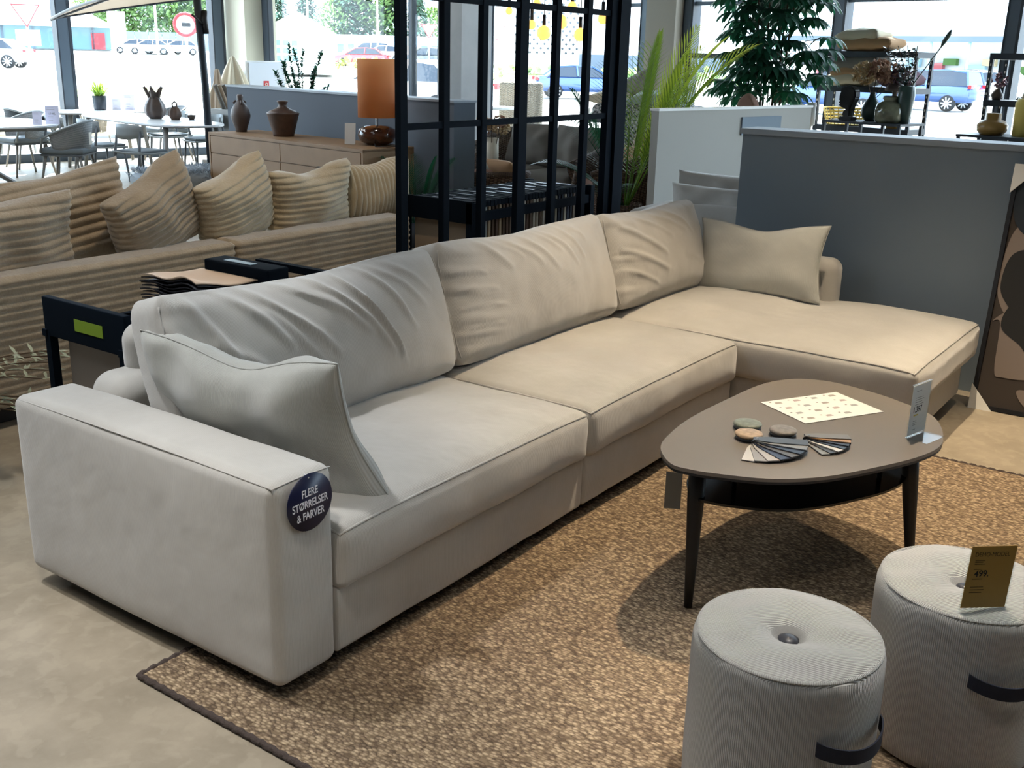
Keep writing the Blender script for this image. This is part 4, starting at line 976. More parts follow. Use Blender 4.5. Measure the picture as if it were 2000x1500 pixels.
def armchair(label, loc, rotz, m='rope', tagc=None, group=None):
    """rope mesh tub chair; front faces +x"""
    root = thing('tub_chair', label, 'chair', loc, rotz, group)
    bm = NB(); uvl = bm.loops.layers.uv.verify(); N = 30; pv = None
    path = []
    for i in range(N+1):
        t = -1+2*i/N; a = PI+t*1.95; r = .29
        top = .64+.16*math.cos(t*PI/2)**1.0; path.append((Vector((math.cos(a)*r*1.02-.0, math.sin(a)*r, top)), Vector((math.cos(a)*r*.86, math.sin(a)*r*.86, .46))))
    for i in range(N):
        for s in range(5):
            q = [path[i][1].lerp(path[i][0], s/5), path[i+1][1].lerp(path[i+1][0], s/5), path[i+1][1].lerp(path[i+1][0], (s+1)/5), path[i][1].lerp(path[i][0], (s+1)/5)]
            f = bm.faces.new([bm.verts.new(x) for x in q]); f.smooth = True
            for l, (u_, v_) in zip(f.loops, ((i, s), (i+1, s), (i+1, s+1), (i, s+1))): l[uvl].uv = (u_*.035, v_*.05)
    bmesh.ops.remove_doubles(bm, verts=bm.verts, dist=1e-5)
    geom = bmesh.ops.solidify(bm, geom=list(bm.faces), thickness=.008); obj('backrest', bm, M[m], root)
    bm = NB(); tube(bm, [p[0] for p in path]+[Vector((path[-1][0].x+.08, path[-1][0].y*.98, .60)), Vector((path[-1][0].x+.12, path[-1][0].y*.96, .44))], .014, 10); obj('arm_rail', bm, M['chair_grey'], root)
    bm = NB(); tube(bm, [path[0][0], Vector((path[0][0].x+.08, path[0][0].y*.98, .60)), Vector((path[0][0].x+.12, path[0][0].y*.96, .44))], .014, 10); obj('arm_rail', bm, M['chair_grey'], root)
    bm = NB(); rbox(bm, (.0, 0, .455), (.25, .25, .03), .025, (6, 6, 2), soft((0, 0, .01))); obj('seat_pad', bm, M['cushion_grey'], root)
    bm = NB(); rbox(bm, (.0, 0, .41), (.24, .24, .012), .01, (2, 2, 1)); obj('seat', bm, M['chair_dark'], root)
    for sx in (-1, 1):
        for s in (-1, 1): bm = NB(); tube(bm, [(sx*.27, s*.25, 0), (sx*.19, s*.20, .41)], [.012, .017], 10); obj('leg', bm, M['table_grey'], root)
    return root
def bf(a, b, deg): return B(a, b), math.radians(deg)-BA
c = shellchair('grey band-backed chair at the white table, in front of the two dark vases', *bf(4.28, 10.18, 18))
shellchair('grey band-backed chair at the white table, second from its right end', *bf(4.22, 11.18, 10))
shellchair('grey band-backed chair half hidden behind the rope mesh armchair', *bf(4.16, 12.1, 5))
shellchair('grey chair on the window side of the white table, near its right end', *bf(5.75, 10.6, 180), group='chairs on the window side of the white table')
shellchair('grey chair on the window side of the white table, near its middle', *bf(5.78, 11.5, 176), group='chairs on the window side of the white table')
shellchair('grey chair on the window side of the white table, farthest left', *bf(5.72, 12.4, 180), group='chairs on the window side of the white table')
ac = armchair('grey rope mesh armchair with hanging price tag at the crossed-leg table', *bf(3.62, 10.68, 140))
bm = NB(); box(bm, (-.30, .10, .60), (.004, .09, .14)); obj('tag', bm, M['paper'], ac)
armchair('grey rope mesh armchair behind the white price cards', *bf(3.7, 12.4, 190))
armchair('dark rope mesh armchair nearest the left picture edge, beyond the table', *bf(3.2, 13.1, 250), m='rope_dark')
armchair('dark rope mesh armchair beside the potted grass table', *bf(4.1, 13.3, 0), m='rope_dark')
armchair('brown rope mesh armchair at the right end of the potted grass table', *bf(6.1, 13.3, 180))
# vases on the white table
v = thing('tulip_vase', 'dark fluted vase with a flaring lobed mouth on the white dining table', 'vase', B(5.04, 11.36, .745))
bm = NB()
prof = [(0, 0), (.07, 0), (.12, .05), (.135, .11), (.12, .18), (.085, .24), (.06, .28), (.062, .31), (.085, .36)]
lathe(bm, prof, 48, fn=lambda p, a: Vector((p.x*(1+.05*math.cos(8*a)), p.y*(1+.05*math.cos(8*a)), p.z+(.03*math.cos(5*a) if p.z > .34 else 0)))); obj('body', bm, M['dark_clay'], v)
for k in range(5):
    a = k*tau/5; bm = NB(); tube(bm, [(.05*math.cos(a), .05*math.sin(a), .27), (.085*math.cos(a), .085*math.sin(a), .33), (.12*math.cos(a), .12*math.sin(a), .40)], [.03, .024, .018], 8); obj('spout', bm, M['dark_clay'], v)
v = thing('gourd_vase', 'small brown gourd shaped vase beside the dark tulip vase', 'vase', B(5.16, 11.05, .745))
bm = NB(); lathe(bm, [(0, 0), (.05, 0), (.08, .05), (.08, .10), (.05, .15), (.02, .17), (0, .17)], 40, fn=lobes(6, .07)); obj('body', bm, M['brown_clay'], v)
bm = NB(); tube(bm, [(-.03, 0, .15), (-.035, 0, .20), (0, 0, .23), (.035, 0, .20), (.03, 0, .15)], .010, 8); obj('handle', bm, M['dark_clay'], v)
v = thing('small_bowl', 'small dark bowl on the white table beside the gourd vase', 'bowl', B(5.36, 11.0, .745)); bm = NB(); lathe(bm, [(0, 0), (.03, 0), (.05, .03), (.055, .06), (.05, .06), (.03, .02), (0, .012)], 24); obj('body', bm, M['dark_clay'], v)
# price cards
def pcard(label, a, b, z, w, h, deg, price=None):
    root = thing('price_card', label, 'sign', B(a, b, z), math.radians(deg)-BA)
    m_ = Matrix(((1, 0, 0, 0), (0, 0, -1, 0), (0, 1, 0, 0), (0, 0, 0, 1))) @ Matrix.Rotation(-.10, 4, 'X'); bm = NB(); box(bm, (0, h/2, 0), (w, h, .003), m_); obj('card', bm, mat('lilac_white_card', '#d5d6ea', .5), root)
    bm = NB()
    for i, y in enumerate((.88, .80, .40, .33, .2)): box(bm, (-w*.12, h*y, .002), (w*(.5, .6, .4, .45, .3)[i], h*.012, .0006), m_)
    obj('small_print', bm, M['greyink'], root)
    if price: text('price', price, h*.16, M['ink'], root, m_ @ Matrix.Translation((0, h*.55, .002)), sx=.8)
pcard('smaller white price card on the crossed-leg table', 3.32, 10.73, .7455, .10, .15, -32)
pcard('larger white price card on the crossed-leg table', 3.51, 10.78, .7455, .15, .21, -32, '17.995,')
pcard('smaller price card on the potted grass table', 5.42, 13.45, .7455, .12, .16, -28)
pcard('larger price card on the potted grass table', 5.60, 13.42, .7455, .15, .22, -28)
# potted grass
v = thing('potted_grass', 'spiky green grass in a ribbed grey pot on the far table', 'plant', B(5.20, 13.5, .7455)); bm = NB(); lathe(bm, [(0, 0), (.085, 0), (.09, .02), (.10, .20), (.085, .20), (.08, .17), (0, .17)], 40, fn=lambda p, a: Vector((p.x, p.y, p.z))); obj('pot', bm, M['pot'], v)
bm = NB()
for i in range(70):
    a = rnd.uniform(0, tau); el = rnd.uniform(.5, 1.4); leafblade(bm, (rnd.uniform(-.04, .04), rnd.uniform(-.04, .04), .17), (math.cos(a)*math.cos(el), math.sin(a)*math.cos(el), math.sin(el)), rnd.uniform(.18, .32), .020, .5)
obj('foliage', bm, M['leaf2'], v)
# sheepskin stool
v = thing('sheepskin_stool', 'grey long-haired sheepskin laid over a low stool behind the ribbed sofa', 'stool', B(3.88, 8.32)); bm = NB()
rbox(bm, (0, 0, .35), (.45, .28, .06), .05, (10, 8, 2), soft((.02, .02, .03), wr=.03)); obj('sheepskin_base', bm, M['fur'], v)
bm = NB()
for i in range(2600):
    x, y = rnd.uniform(-.46, .46), rnd.uniform(-.30, .30); z = .42 if abs(x) < .44 and abs(y) < .28 else rnd.uniform(.30, .42)
    a = rnd.uniform(0, tau); leafblade(bm, (x, y, z-.01), (math.cos(a)*.6+x*.8, math.sin(a)*.6+y, .75), rnd.uniform(.05, .09), .010, 1.0, seg=2)
f_ = obj('wool', bm, M['fur'], v); f_['kind'] = 'stuff'
for sx in (-1, 1):
    for sy in (-1, 1): bm = NB(); tube(bm, [(sx*.36, sy*.2, 0), (sx*.34, sy*.2, .30)], .02, 10); obj('leg', bm, M['black'], v)
# stool / brushes and bag on bench behind the white table
v = thing('folded_blankets', 'leaning roll of beige blankets behind the right end of the white table', 'blanket', B(6.3, 11.6, 0)); bm = NB(); box(bm, (0, 0, .42), (.5, .4, .84)); obj('crate', bm, M['table_grey'], v)
for k in range(5):
    bm = NB(); tube(bm, [(-.15+.07*k, .0, .80), (-.27+.07*k, .05, 1.16)], .032, 12); obj('roll', bm, M['canvas'] if k % 2 else M['cush_taupe'], v)

# ============================================================ indoor parasol, closed parasol, fire cabinet
v = thing('parasol', 'open beige cantilever parasol over the dining tables', 'parasol', B(5.08, 10.0))
bm = NB(); tube(bm, [(0, 0, 0), (-.02, 0, 1.2), (-.08, 0, 2.5)], .045, 12); obj('pole', bm, M['frame_dark'], v)
bm = NB(); box(bm, (0, 0, .03), (.7, .7, .06)); obj('base', bm, M['frame_dark'], v)
bm = NB(); tube(bm, [(0, -.05, 1.80), (-.03, -.07, 1.95), (-.01, -.05, 2.05)], .035, 10); tube(bm, [(0, -.06, 1.86), (-.16, -.06, 1.98), (-.2, -.06, 2.0)], .014, 8); obj('crank', bm, M['black'], v)
bm = NB(); O_ = B(5.08, 10.0)
cor = [B(*q)-O_ for q in ((4.17, 12.3, 1.95), (3.72, 9.45, 2.12), (6.55, 9.05, 2.58), (7.0, 11.9, 2.41))]; ap = B(5.36, 10.68, 2.60)-O_
for i in range(4):
    a, b_ = cor[i], cor[(i+1) % 4]; rows = []
    for s in range(9):
        t = s/8; e0, e1_ = ap.lerp(a, t), ap.lerp(b_, t); rows.append([bm.verts.new(e0.lerp(e1_, k/8)+Vector((0, 0, .03*t*math.sin(PI*k/8)))) for k in range(9)])
    for s in range(8):
        for k in range(8): f = bm.faces.new((rows[s][k], rows[s+1][k], rows[s+1][k+1], rows[s][k+1])); f.smooth = True
bmesh.ops.remove_doubles(bm, verts=bm.verts, dist=1e-4); obj('canopy', bm, M['canvas'], v)
for i in range(4):
    bm = NB(); tube(bm, [cor[i]-Vector((0, 0, .02)), ap-Vector((0, 0, .03))], .014, 6); obj('rib', bm, M['frame_dark'], v)
    bm = NB(); a, b_ = cor[i], cor[(i+1) % 4]; tube(bm, [a.lerp(b_, k/8)+Vector((0, 0, .03*math.sin(PI*k/8)-.006)) for k in range(9)], .016, 6); obj('hem', bm, M['frame_dark'], v)
for k, (a, b_, w_) in enumerate(((6.55, 12.5, .13), (6.92, 12.7, .28))):
    v = thing('closed_parasol', ('slim closed beige parasol in front of the window post', 'cream cloth draped over a closed parasol beside the pillar')[k], 'parasol', B(a, b_)); bm = NB(); hz = (1.36, 1.54)[k]
    lathe(bm, [(w_*1.0, .55), (w_*1.05, .75), (w_*.85, 1.0), (w_*.42, hz-.2), (.03, hz-.02), (0, hz)], 40, fn=lambda p, a_: Vector((p.x*(1+.22*math.sin(7*a_)*min(1, (2-p.z))), p.y*(1+.22*math.sin(7*a_)), p.z))); obj('cloth', bm, M['cush_cream'] if k else M['canvas'], v)
    bm = NB(); tube(bm, [(0, 0, 0), (0, 0, hz-.02)], .02, 8); obj('pole', bm, M['table_grey'], v)
    bm = NB(); box(bm, (0, 0, .03), (.4, .4, .06)); obj('base', bm, M['table_grey'], v)
v = thing('fire_hose_cabinet', 'white fire hose cabinet with a red sign on a pedestal by the cream pillar', 'cabinet', B(7.45, 12.8), -BA)
bm = NB(); box(bm, (0, 0, .79), (.70, .30, 1.36)); box(bm, (0, 0, .055), (.6, .25, .11)); obj('body', bm, M['white'], v)
bm = NB(); box(bm, (0, -.16, 1.17), (.60, .02, .56)); dd_ = obj('door', bm, mat('pale_blue_door', '#d0d8e4', .5), v)
bm = NB(); box(bm, (-.02, -.172, 1.13), (.09, .004, .11)); sg = obj('sign', bm, M['red'], v)
bm = NB(); tube(bm, [(-.02+.02*math.cos(q), -.176, 1.135+.02*math.sin(q)) for q in [tau*k/12 for k in range(12)]], .005, 5, closed=True); box(bm, (-.02+.028, -.176, 1.10), (.012, .003, .03)); obj('symbol', bm, M['paper'], sg)

# ============================================================ plants
def bush(label, loc, H, n, m, R_, pot=M['pot'], leaf=(.06, .018), name='potted_shrub', base=.25, stems=9, z0=0, droop=.5):
    v = thing(name, label, 'plant', loc); bm = NB(); lathe(bm, [(0, 0), (.13, 0), (.17, base), (.15, base), (.14, base-.03), (0, base-.03)], 24); obj('pot', bm, pot, v)
    sb_ = NB(); lb = NB()
    for s in range(stems):
        a = rnd.uniform(0, tau); P_ = [Vector((.05*math.cos(a), .05*math.sin(a), base-.04))]; hh = H*rnd.uniform(.65, 1); rr_ = R_*rnd.uniform(.3, 1)
        for t in (.3, .6, .85, 1): P_.append(Vector((rr_*math.cos(a)*t**1.5+rnd.uniform(-.03, .03), rr_*math.sin(a)*t**1.5+rnd.uniform(-.03, .03), base+(hh-base)*t)))
        tube(sb_, P_, [.008, .007, .006, .004, .002], 6)
        for k in range(n//stems):
            t = rnd.uniform(.2, 1)*4; i = min(3, int(t)); p = P_[i].lerp(P_[i+1], t-i); a2 = rnd.uniform(0, tau); e = rnd.uniform(-.2, 1.0)
            leafblade(lb, p, (math.cos(a2)*math.cos(e), math.sin(a2)*math.cos(e), math.sin(e)), leaf[0]*rnd.uniform(.7, 1.3), leaf[1]*rnd.uniform(.8, 1.2), droop, seg=2)
    obj('stems', sb_, M['stem'], v); obj('foliage', lb, m, v); return v
bush('small-leaved green shrub between the fire hose cabinet and the window', B(6.75, 10.5), 1.78, 3000, M['leaf'], .36, leaf=(.06, .028), stems=16)
v = thing('banana_plant', 'broad pale green leaves just above the blue-grey wall', 'plant', B(6.0, 10.0)); bm = NB(); lathe(bm, [(0, 0), (.14, 0), (.18, .3), (.16, .3), (0, .28)], 24); obj('pot', bm, M['pot'], v)
for k, a in enumerate((2.6, .2, -.8, 4.0)):
    bm = NB(); d = Vector((math.cos(a)*.35, math.sin(a)*.35, 1)).normalized(); tube(bm, [(0, 0, .28), d*.7+Vector((0, 0, .25))], .012, 6); leafblade(bm, d*.7+Vector((0, 0, .24)), d+Vector((math.cos(a), math.sin(a), 0))*.6, .38, .16, 1.0, seg=7); obj('frond', bm, M['leaf3'], v)
def palm(label, loc, fr, potm, name='potted_palm', m=None, z0=.32, pr=.17):
    v = thing(name, label, 'plant', loc); bm = NB(); lathe(bm, [(0, 0), (pr*.8, 0), (pr, z0), (pr*.9, z0), (pr*.88, z0-.04), (0, z0-.04)], 28); obj('pot', bm, potm, v)
    for (az, el, L, dr, mm) in fr:
        bm = NB(); p = Vector((.03*math.cos(az), .03*math.sin(az), z0-.03)); d = Vector((math.cos(az)*math.cos(el), math.sin(az)*math.cos(el), math.sin(el))); n = 34; P_ = []
        for i in range(n+1):
            P_.append((p.copy(), d.copy())); p = p+d*(L/n); d = (d+Vector((0, 0, -1))*dr/n*(i/n*2)).normalized()
        tube(bm, [q[0] for q in P_], [.007*(1-.8*i/n) for i in range(n+1)], 5)
        for i in range(int(n*.28), n):
            t = (i-n*.28)/(n*.72); p, d = P_[i]; s = d.cross(Vector((0, 0, 1)));
            if s.length < .05: s = Vector((1, 0, 0))
            s.normalize(); ll = L*.27*math.sin(PI*(.18+.80*t))**.7
            for sd in (-1, 1):
                leafblade(bm, p, s*sd+d*.75+Vector((0, 0, .15)), ll, .015, .35, seg=2)
        obj('frond', bm, M[mm], v)
    return v
palm('tall feathery palm in front of the left end of the white display wall', B(6.45, 4.50), [(1.2, 1.35, 1.35, .5, 'leaf'), (-2.6, 1.15, 1.3, .6, 'leaf2'), (-1.2, 1.30, 1.45, .5, 'leaf2'), (2.4, 1.2, 1.2, .7, 'leaf'), (-.5, 1.15, 1.5, .6, 'leaf2'), (-1.15, 1.22, 1.75, .95, 'leaf3'), (-1.5, 1.25, 1.6, .8, 'leaf3'), (-.85, 1.12, 1.9, 1.1, 'leaf3'), (-.95, 1.32, 1.5, .8, 'leaf2'), (-.6, 1.2, 1.6, 1.0, 'leaf3'), (.3, 1.0, 1.2, .8, 'leaf2'), (2.0, .7, 1.0, 1.2, 'leaf'), (-2.8, .6, .95, 1.4, 'leaf'), (3.0, .95, 1.3, 1.0, 'leaf'), (-1.9, 1.1, 1.35, .7, 'leaf2'), (-.9, 1.45, 1.6, .35, 'leaf2'), (-2.0, 1.42, 1.5, .4, 'leaf2'), (.5, 1.46, 1.5, .3, 'leaf2'), (-1.1, 1.12, 1.6, .75, 'leaf2'), (-.75, 1.3, 1.75, .7, 'leaf3')], M['wicker_brown'])
palm('low dark fern in front of the right end of the blue-grey wall', B(4.55, 5.25), [(k*tau/9+.3, .9+.25*((k*5) % 3), .55+.06*(k % 3), .9, 'leaf') for k in range(9)], M['pot'], name='potted_fern', z0=.22, pr=.14)
# large schefflera
v = thing('umbrella_plant', 'big dark umbrella plant with drooping leaves above the white wall', 'plant', B(8.85, 4.62)); bm = NB(); lathe(bm, [(0, 0), (.22, 0), (.27, .42), (.24, .42), (0, .38)], 32); obj('pot', bm, M['pot_pale'], v)
for k in range(6):
    a = k*tau/6; bm = NB(); tube(bm, [(.08*math.cos(a), .08*math.sin(a), .38), (.12*math.cos(a), .12*math.sin(a), 1.0), (.16*math.cos(a), .16*math.sin(a), 1.9), (.2*math.cos(a), .2*math.sin(a), 2.4)], [.018, .015, .01, .006], 8); obj('stem', bm, M['stem'], v)
for k in range(150):
    a = rnd.uniform(0, tau); zz = rnd.uniform(1.1, 2.45); R0 = .66*(1-.30*abs((zz-1.65)/.8))*rnd.uniform(.35, 1)
    hub = Vector((math.cos(a)*R0, math.sin(a)*R0, zz+.15)); bm = NB(); tube(bm, [(math.cos(a)*.12, math.sin(a)*.12, zz-.08), hub*.6+Vector((0, 0, zz*.4+.02)), hub], .005, 5)
    for j in range(8):
        b_ = j*tau/8+k; leafblade(bm, hub, (math.cos(b_)*.8+math.cos(a)*.5, math.sin(b_)*.8+math.sin(a)*.5, .0), .26, .068, 1.6, seg=4)
    obj('leaf_cluster', bm, M['leaf'], v)
# olive twig at the left edge
v = thing('olive_branches', 'thin olive branches reaching in at the left picture edge', 'plant', (.42, 1.92, 0)); bm = NB(); lathe(bm, [(0, 0), (.09, 0), (.12, .36), (.10, .36), (0, .33)], 20, (-.42, .15, 0)); obj('pot', bm, M['pot_pale'], v)
bs, bl = NB(), NB()
for k in range(9):
    a = -.6+.35*k*.5; e = .55+.12*(k % 4); P_ = [Vector((-.42, .15, .33))]; d = Vector((.75+.05*k, -.35+.1*(k % 5), .62-.07*k)).normalized()
    for i in range(8): P_.append(P_[-1]+d*.085); d = (d+Vector((.05, 0, -.10))).normalized()
    tube(bs, P_, .003, 5)
    for i in range(3, 9):
        for s in (-1, 1, -1, 1): q = P_[i]+Vector((rnd.uniform(-.02, .02), 0, 0)); leafblade(bl, q, (rnd.uniform(0, .8), s*.7, rnd.uniform(-.3, .5)), .055, .014, .3, seg=2)
obj('stems', bs, M['stem'], v); obj('foliage', bl, M['olive'], v)
# ============================================================ wicker lounge corner
def wicker_seat(label, name, loc, rotz, W_, m, cush, D_=.78, back=.78, arm=.60, flare=.12, seatz=.36, n=1, group=None, pil=.50):
    """woven lounge seat, front faces +x; curved sides that sweep up from the arms to the back"""
    root = thing(name, label, 'armchair' if n == 1 else 'sofa', loc, rotz, group)
    bm = NB(); uvl = bm.loops.layers.uv.verify(); hw, hd = W_/2, D_/2; path = []
    pts = [(hd, -hw), (hd*.3, -hw), (-hd*.5, -hw*.98), (-hd*.95, -hw*.75), (-hd, 0), (-hd*.95, hw*.75), (-hd*.5, hw*.98), (hd*.3, hw), (hd, hw)]
    C_ = catmull([Vector((x, y, 0)) for x, y in pts], 5, closed=False); L = 0; pv = None; cols = []
    for i, p in enumerate(C_):
        if i: L += (C_[i]-C_[i-1]).length
        k = max(0, min(1, (hd-p.x)/(2*hd))); ang = (3*k*k-2*k**3); top = arm+(back-arm)*ang - .10*max(0, p.x/hd-.6)
        o = Vector((p.x, p.y, 0)).normalized()*flare
        col = [p+Vector((0, 0, .06)), p+Vector((0, 0, .3)), p+o*.5+Vector((0, 0, top*.75)), p+o+Vector((0, 0, top))]; cols.append((col, L))
    for i in range(len(cols)-1):
        for s in range(3):
            q = [cols[i][0][s], cols[i+1][0][s], cols[i+1][0][s+1], cols[i][0][s+1]]; f = bm.faces.new([bm.verts.new(x) for x in q]); f.smooth = True
            for l, p, LL in zip(f.loops, q, (cols[i][1], cols[i+1][1], cols[i+1][1], cols[i][1])): l[uvl].uv = (LL, p.z)
    bmesh.ops.remove_doubles(bm, verts=bm.verts, dist=1e-5); bmesh.ops.solidify(bm, geom=list(bm.faces), thickness=.03)
    obj('woven_shell', bm, M[m], root)
    bm = NB(); tube(bm, [c[0][3] for c in cols], .032, 10); obj('woven_rim', bm, M[m], root)
    bm = NB(); rbox(bm, (.02, 0, .17), (hd*.93, hw*.95, .11), .03, (4, 6, 3)); obj('woven_base', bm, M[m], root)
    for k in range(n):
        y = (-hw+.06)+(2*hw-.12)*(k+.5)/n; wq = (2*hw-.14)/n
        bm = NB(); rbox(bm, (.03, y, seatz-.01), (hd*.86, wq/2-.004, .065), .05, (6, 6, 2), soft((.01, .005, .02), seed=k)); obj('seat_cushion', bm, cush, root)
        bm = NB(); pillow(bm, wq*.98, pil, .22, frame_mtx((-hd*.55, y, seatz+.05+pil/2), (0, 1, 0), (-.28, 0, 1)), seed=k+4, wr=.02); obj('back_cushion', bm, cush, root)
    return root
def looking(a, b, deg): return B(a, b), math.radians(deg)-BA
wicker_seat('grey wicker loveseat with big taupe back cushions beyond the divider', 'wicker_loveseat', *looking(7.35, 6.55, 185), 1.5, 'wicker', M['cush_taupe'], n=2, back=.80)
wicker_seat('dark brown wicker armchair seen from behind, just past the long black rack', 'wicker_armchair', *looking(5.95, 6.05, 60), .74, 'wicker_brown', M['cush_pink'], back=.52, arm=.44, seatz=.28, pil=.22)
wicker_seat('brown wicker armchair with a tan pillow, left of the thick black post', 'wicker_armchair', *looking(7.25, 5.25, 150), .74, 'wicker_brown', M['cush_pink'], back=.78, arm=.56)
wicker_seat('wicker armchair with cream cushion, between the black post and white wall', 'wicker_armchair', *looking(6.95, 4.42, 120), .70, 'wicker', M['cush_cream'], back=.84, arm=.60, seatz=.42) if False else None
ch = wicker_seat('grey wicker armchair with cream cushion behind the palm leaves', 'wicker_armchair', *looking(7.5, 4.42, 170), .66, 'wicker', M['cush_cream'], back=.80, arm=.62, D_=.7)
def spillow(label, a, b, z, w, h, t, right, up, m, seed, group=None, name='scatter_pillow'):
    bm = NB(); R3 = Matrix.Rotation(-BA, 3, 'Z'); pillow(bm, w, h, t, frame_mtx((0, 0, 0), R3 @ Vector(right), R3 @ Vector(up)), nu=16, nv=14, seed=seed, wr=.015)
    return solo(name, bm, M[m], label, 'pillow', B(a, b, z), group=group)
spillow('tan throw pillow lying on the dark wicker armchair', 6.0, 5.68, .50, .46, .34, .16, (.2, 1, 0), (-.5, 0, .8), 'cush_tan', 1)
spillow('tan pillow in the brown wicker armchair beside the black post', 7.2, 5.1, .62, .42, .34, .16, (.3, 1, 0), (.3, 0, 1), 'cush_tan', 2)
spillow('rust tan pillow in the armchair behind the palm leaves', 7.32, 4.55, .66, .44, .40, .18, (.1, 1, 0), (.3, 0, 1), 'cush_tan', 3)
# pale vase with dried flowers on small side table
v = thing('side_table', 'small dark side table under the pale vase of dried flowers', 'table', B(6.6, 6.55)); bm = NB(); lathe(bm, [(0, .40), (.24, .40), (.24, .42), (0, .42)], 32); obj('tabletop', bm, M['black'], v)
for k in range(3): a = k*tau/3; bm = NB(); tube(bm, [(.2*math.cos(a), .2*math.sin(a), 0), (.12*math.cos(a), .12*math.sin(a), .40)], .012, 8); obj('leg', bm, M['black'], v)
def blossoms(bm, c, R_, n, size, m=None, sq=(1, 1, .8)):
    for i in range(n):
        d = Vector((rnd.gauss(0, 1), rnd.gauss(0, 1), rnd.gauss(0, 1))).normalized(); p = Vector(c)+Vector((d.x*sq[0], d.y*sq[1], d.z*sq[2]))*R_*rnd.uniform(.6, 1)
        for k in range(4):
            a = k*PI/2+i; s = d.cross(Vector((math.cos(a), math.sin(a), .3))).normalized(); leafblade(bm, p, (d*.5+s).normalized(), size, size*.8, .2, seg=2)
v = thing('cylinder_vase', 'pale cylinder vase full of dried hydrangea beyond the divider', 'vase', B(6.6, 6.55, .421)); bm = NB(); lathe(bm, [(0, 0), (.07, 0), (.068, .36), (.062, .36), (.06, .02), (0, .02)], 28); obj('body', bm, M['pot_pale'], v)
for k in range(7):
    a = k*tau/7; c = (.10*math.cos(a), .10*math.sin(a)*1.2, .46+.04*(k % 3)); bm = NB(); tube(bm, [(.02*math.cos(a), .02*math.sin(a), .1), c], .004, 5); obj('stem', bm, M['stem'], v)
    bm = NB(); blossoms(bm, c, .07, 34, .035); obj('blossom', bm, M['flower'] if k % 2 else M['flower_pale'], v)
# textile table with blankets
v = thing('textile_stand', 'low black stand heaped with blankets and pillows by the far window', 'display stand', B(9.1, 6.55), -BA)
for sx in (-.4, .4):
    for sy in (-.6, .6): bm = NB(); box(bm, (sx, sy, .45), (.05, .05, .9)); obj('post', bm, M['black'], v)
bm = NB(); box(bm, (0, 0, .90), (.9, 1.3, .05)); obj('shelf', bm, M['black'], v)
bm = NB(); rbox(bm, (0, -.1, 1.0), (.42, .60, .08), .06, (10, 14, 3), soft((.03, .03, .03), wr=.05)); pillow(bm, .9, .8, .10, frame_mtx((-.47, -.25, .72), (0, 1, 0), (0, 0, 1)), nu=16, nv=14, seed=3, wr=.05)
solo('knit_blanket', bm, M['fur_dark'], 'black and white patterned knit blanket hanging over the textile stand', 'blanket', B(9.1, 6.55, 0), -BA)
spillow('cream pillow on top of the blanket heap, left', 9.0, 6.95, 1.16, .60, .46, .18, (0, 1, .05), (1, 0, .1), 'cush_cream', 5)
spillow('sage green pillow on the blanket heap, beside the black post', 9.0, 6.30, 1.18, .60, .46, .20, (0, 1, -.08), (1, 0, .1), 'cush_sage', 6)
spillow('dark taupe pillow standing on the blanket heap', 9.2, 6.75, 1.34, .50, .40, .12, (0, 1, -.35), (.6, 0, .8), 'cush_taupe', 7)
# tall pale wicker chair back in the window
v = thing('wicker_highback', 'tall pale woven chair back glowing in the sun behind the divider', 'chair', B(9.9, 9.6, -.2), -BA+.1); bm = NB(); rbox(bm, (0, 0, .76), (.07, .40, .72), .06, (2, 12, 20)); rbox(bm, (-.25, 0, .28), (.3, .42, .22), .05, (6, 12, 6)); obj('woven_shell', bm, M['wicker_pale'], v)
v = thing('terrace_table', 'white terrace table outside carrying the teardrop vase', 'table', B(9.2, 9.6, -.2)); bm = NB(); lathe(bm, [(0, 1.10), (.45, 1.10), (.45, 1.13), (0, 1.13)], 36); obj('tabletop', bm, M['white'], v)
bm = NB(); lathe(bm, [(0, 0), (.28, 0), (.28, .03), (.04, .05), (.04, 1.10), (0, 1.10)], 24); obj('pedestal', bm, M['table_grey'], v)
v = thing('teardrop_vase', 'small grey green teardrop vase with a trailing twig outside', 'vase', B(9.2, 9.6, .93)); bm = NB(); lathe(bm, [(0, 0), (.06, 0), (.10, .05), (.095, .12), (.05, .20), (.025, .27), (.03, .29), (0, .28)], 28); obj('body', bm, M['greenglass'], v)
bm = NB(); tube(bm, [(0, 0, .26), (.02, .01, .5), (-.02, .02, .8)], .006, 5); obj('stem', bm, M['stem'], v)
bm = NB(); [leafblade(bm, (rnd.uniform(-.03, .03), 0, .28+.02*k), (rnd.uniform(-1, 1), rnd.uniform(-1, 1), .2), .06, .035, .4, seg=2) for k in range(26)]; obj('foliage', bm, M['leaf3'], v)
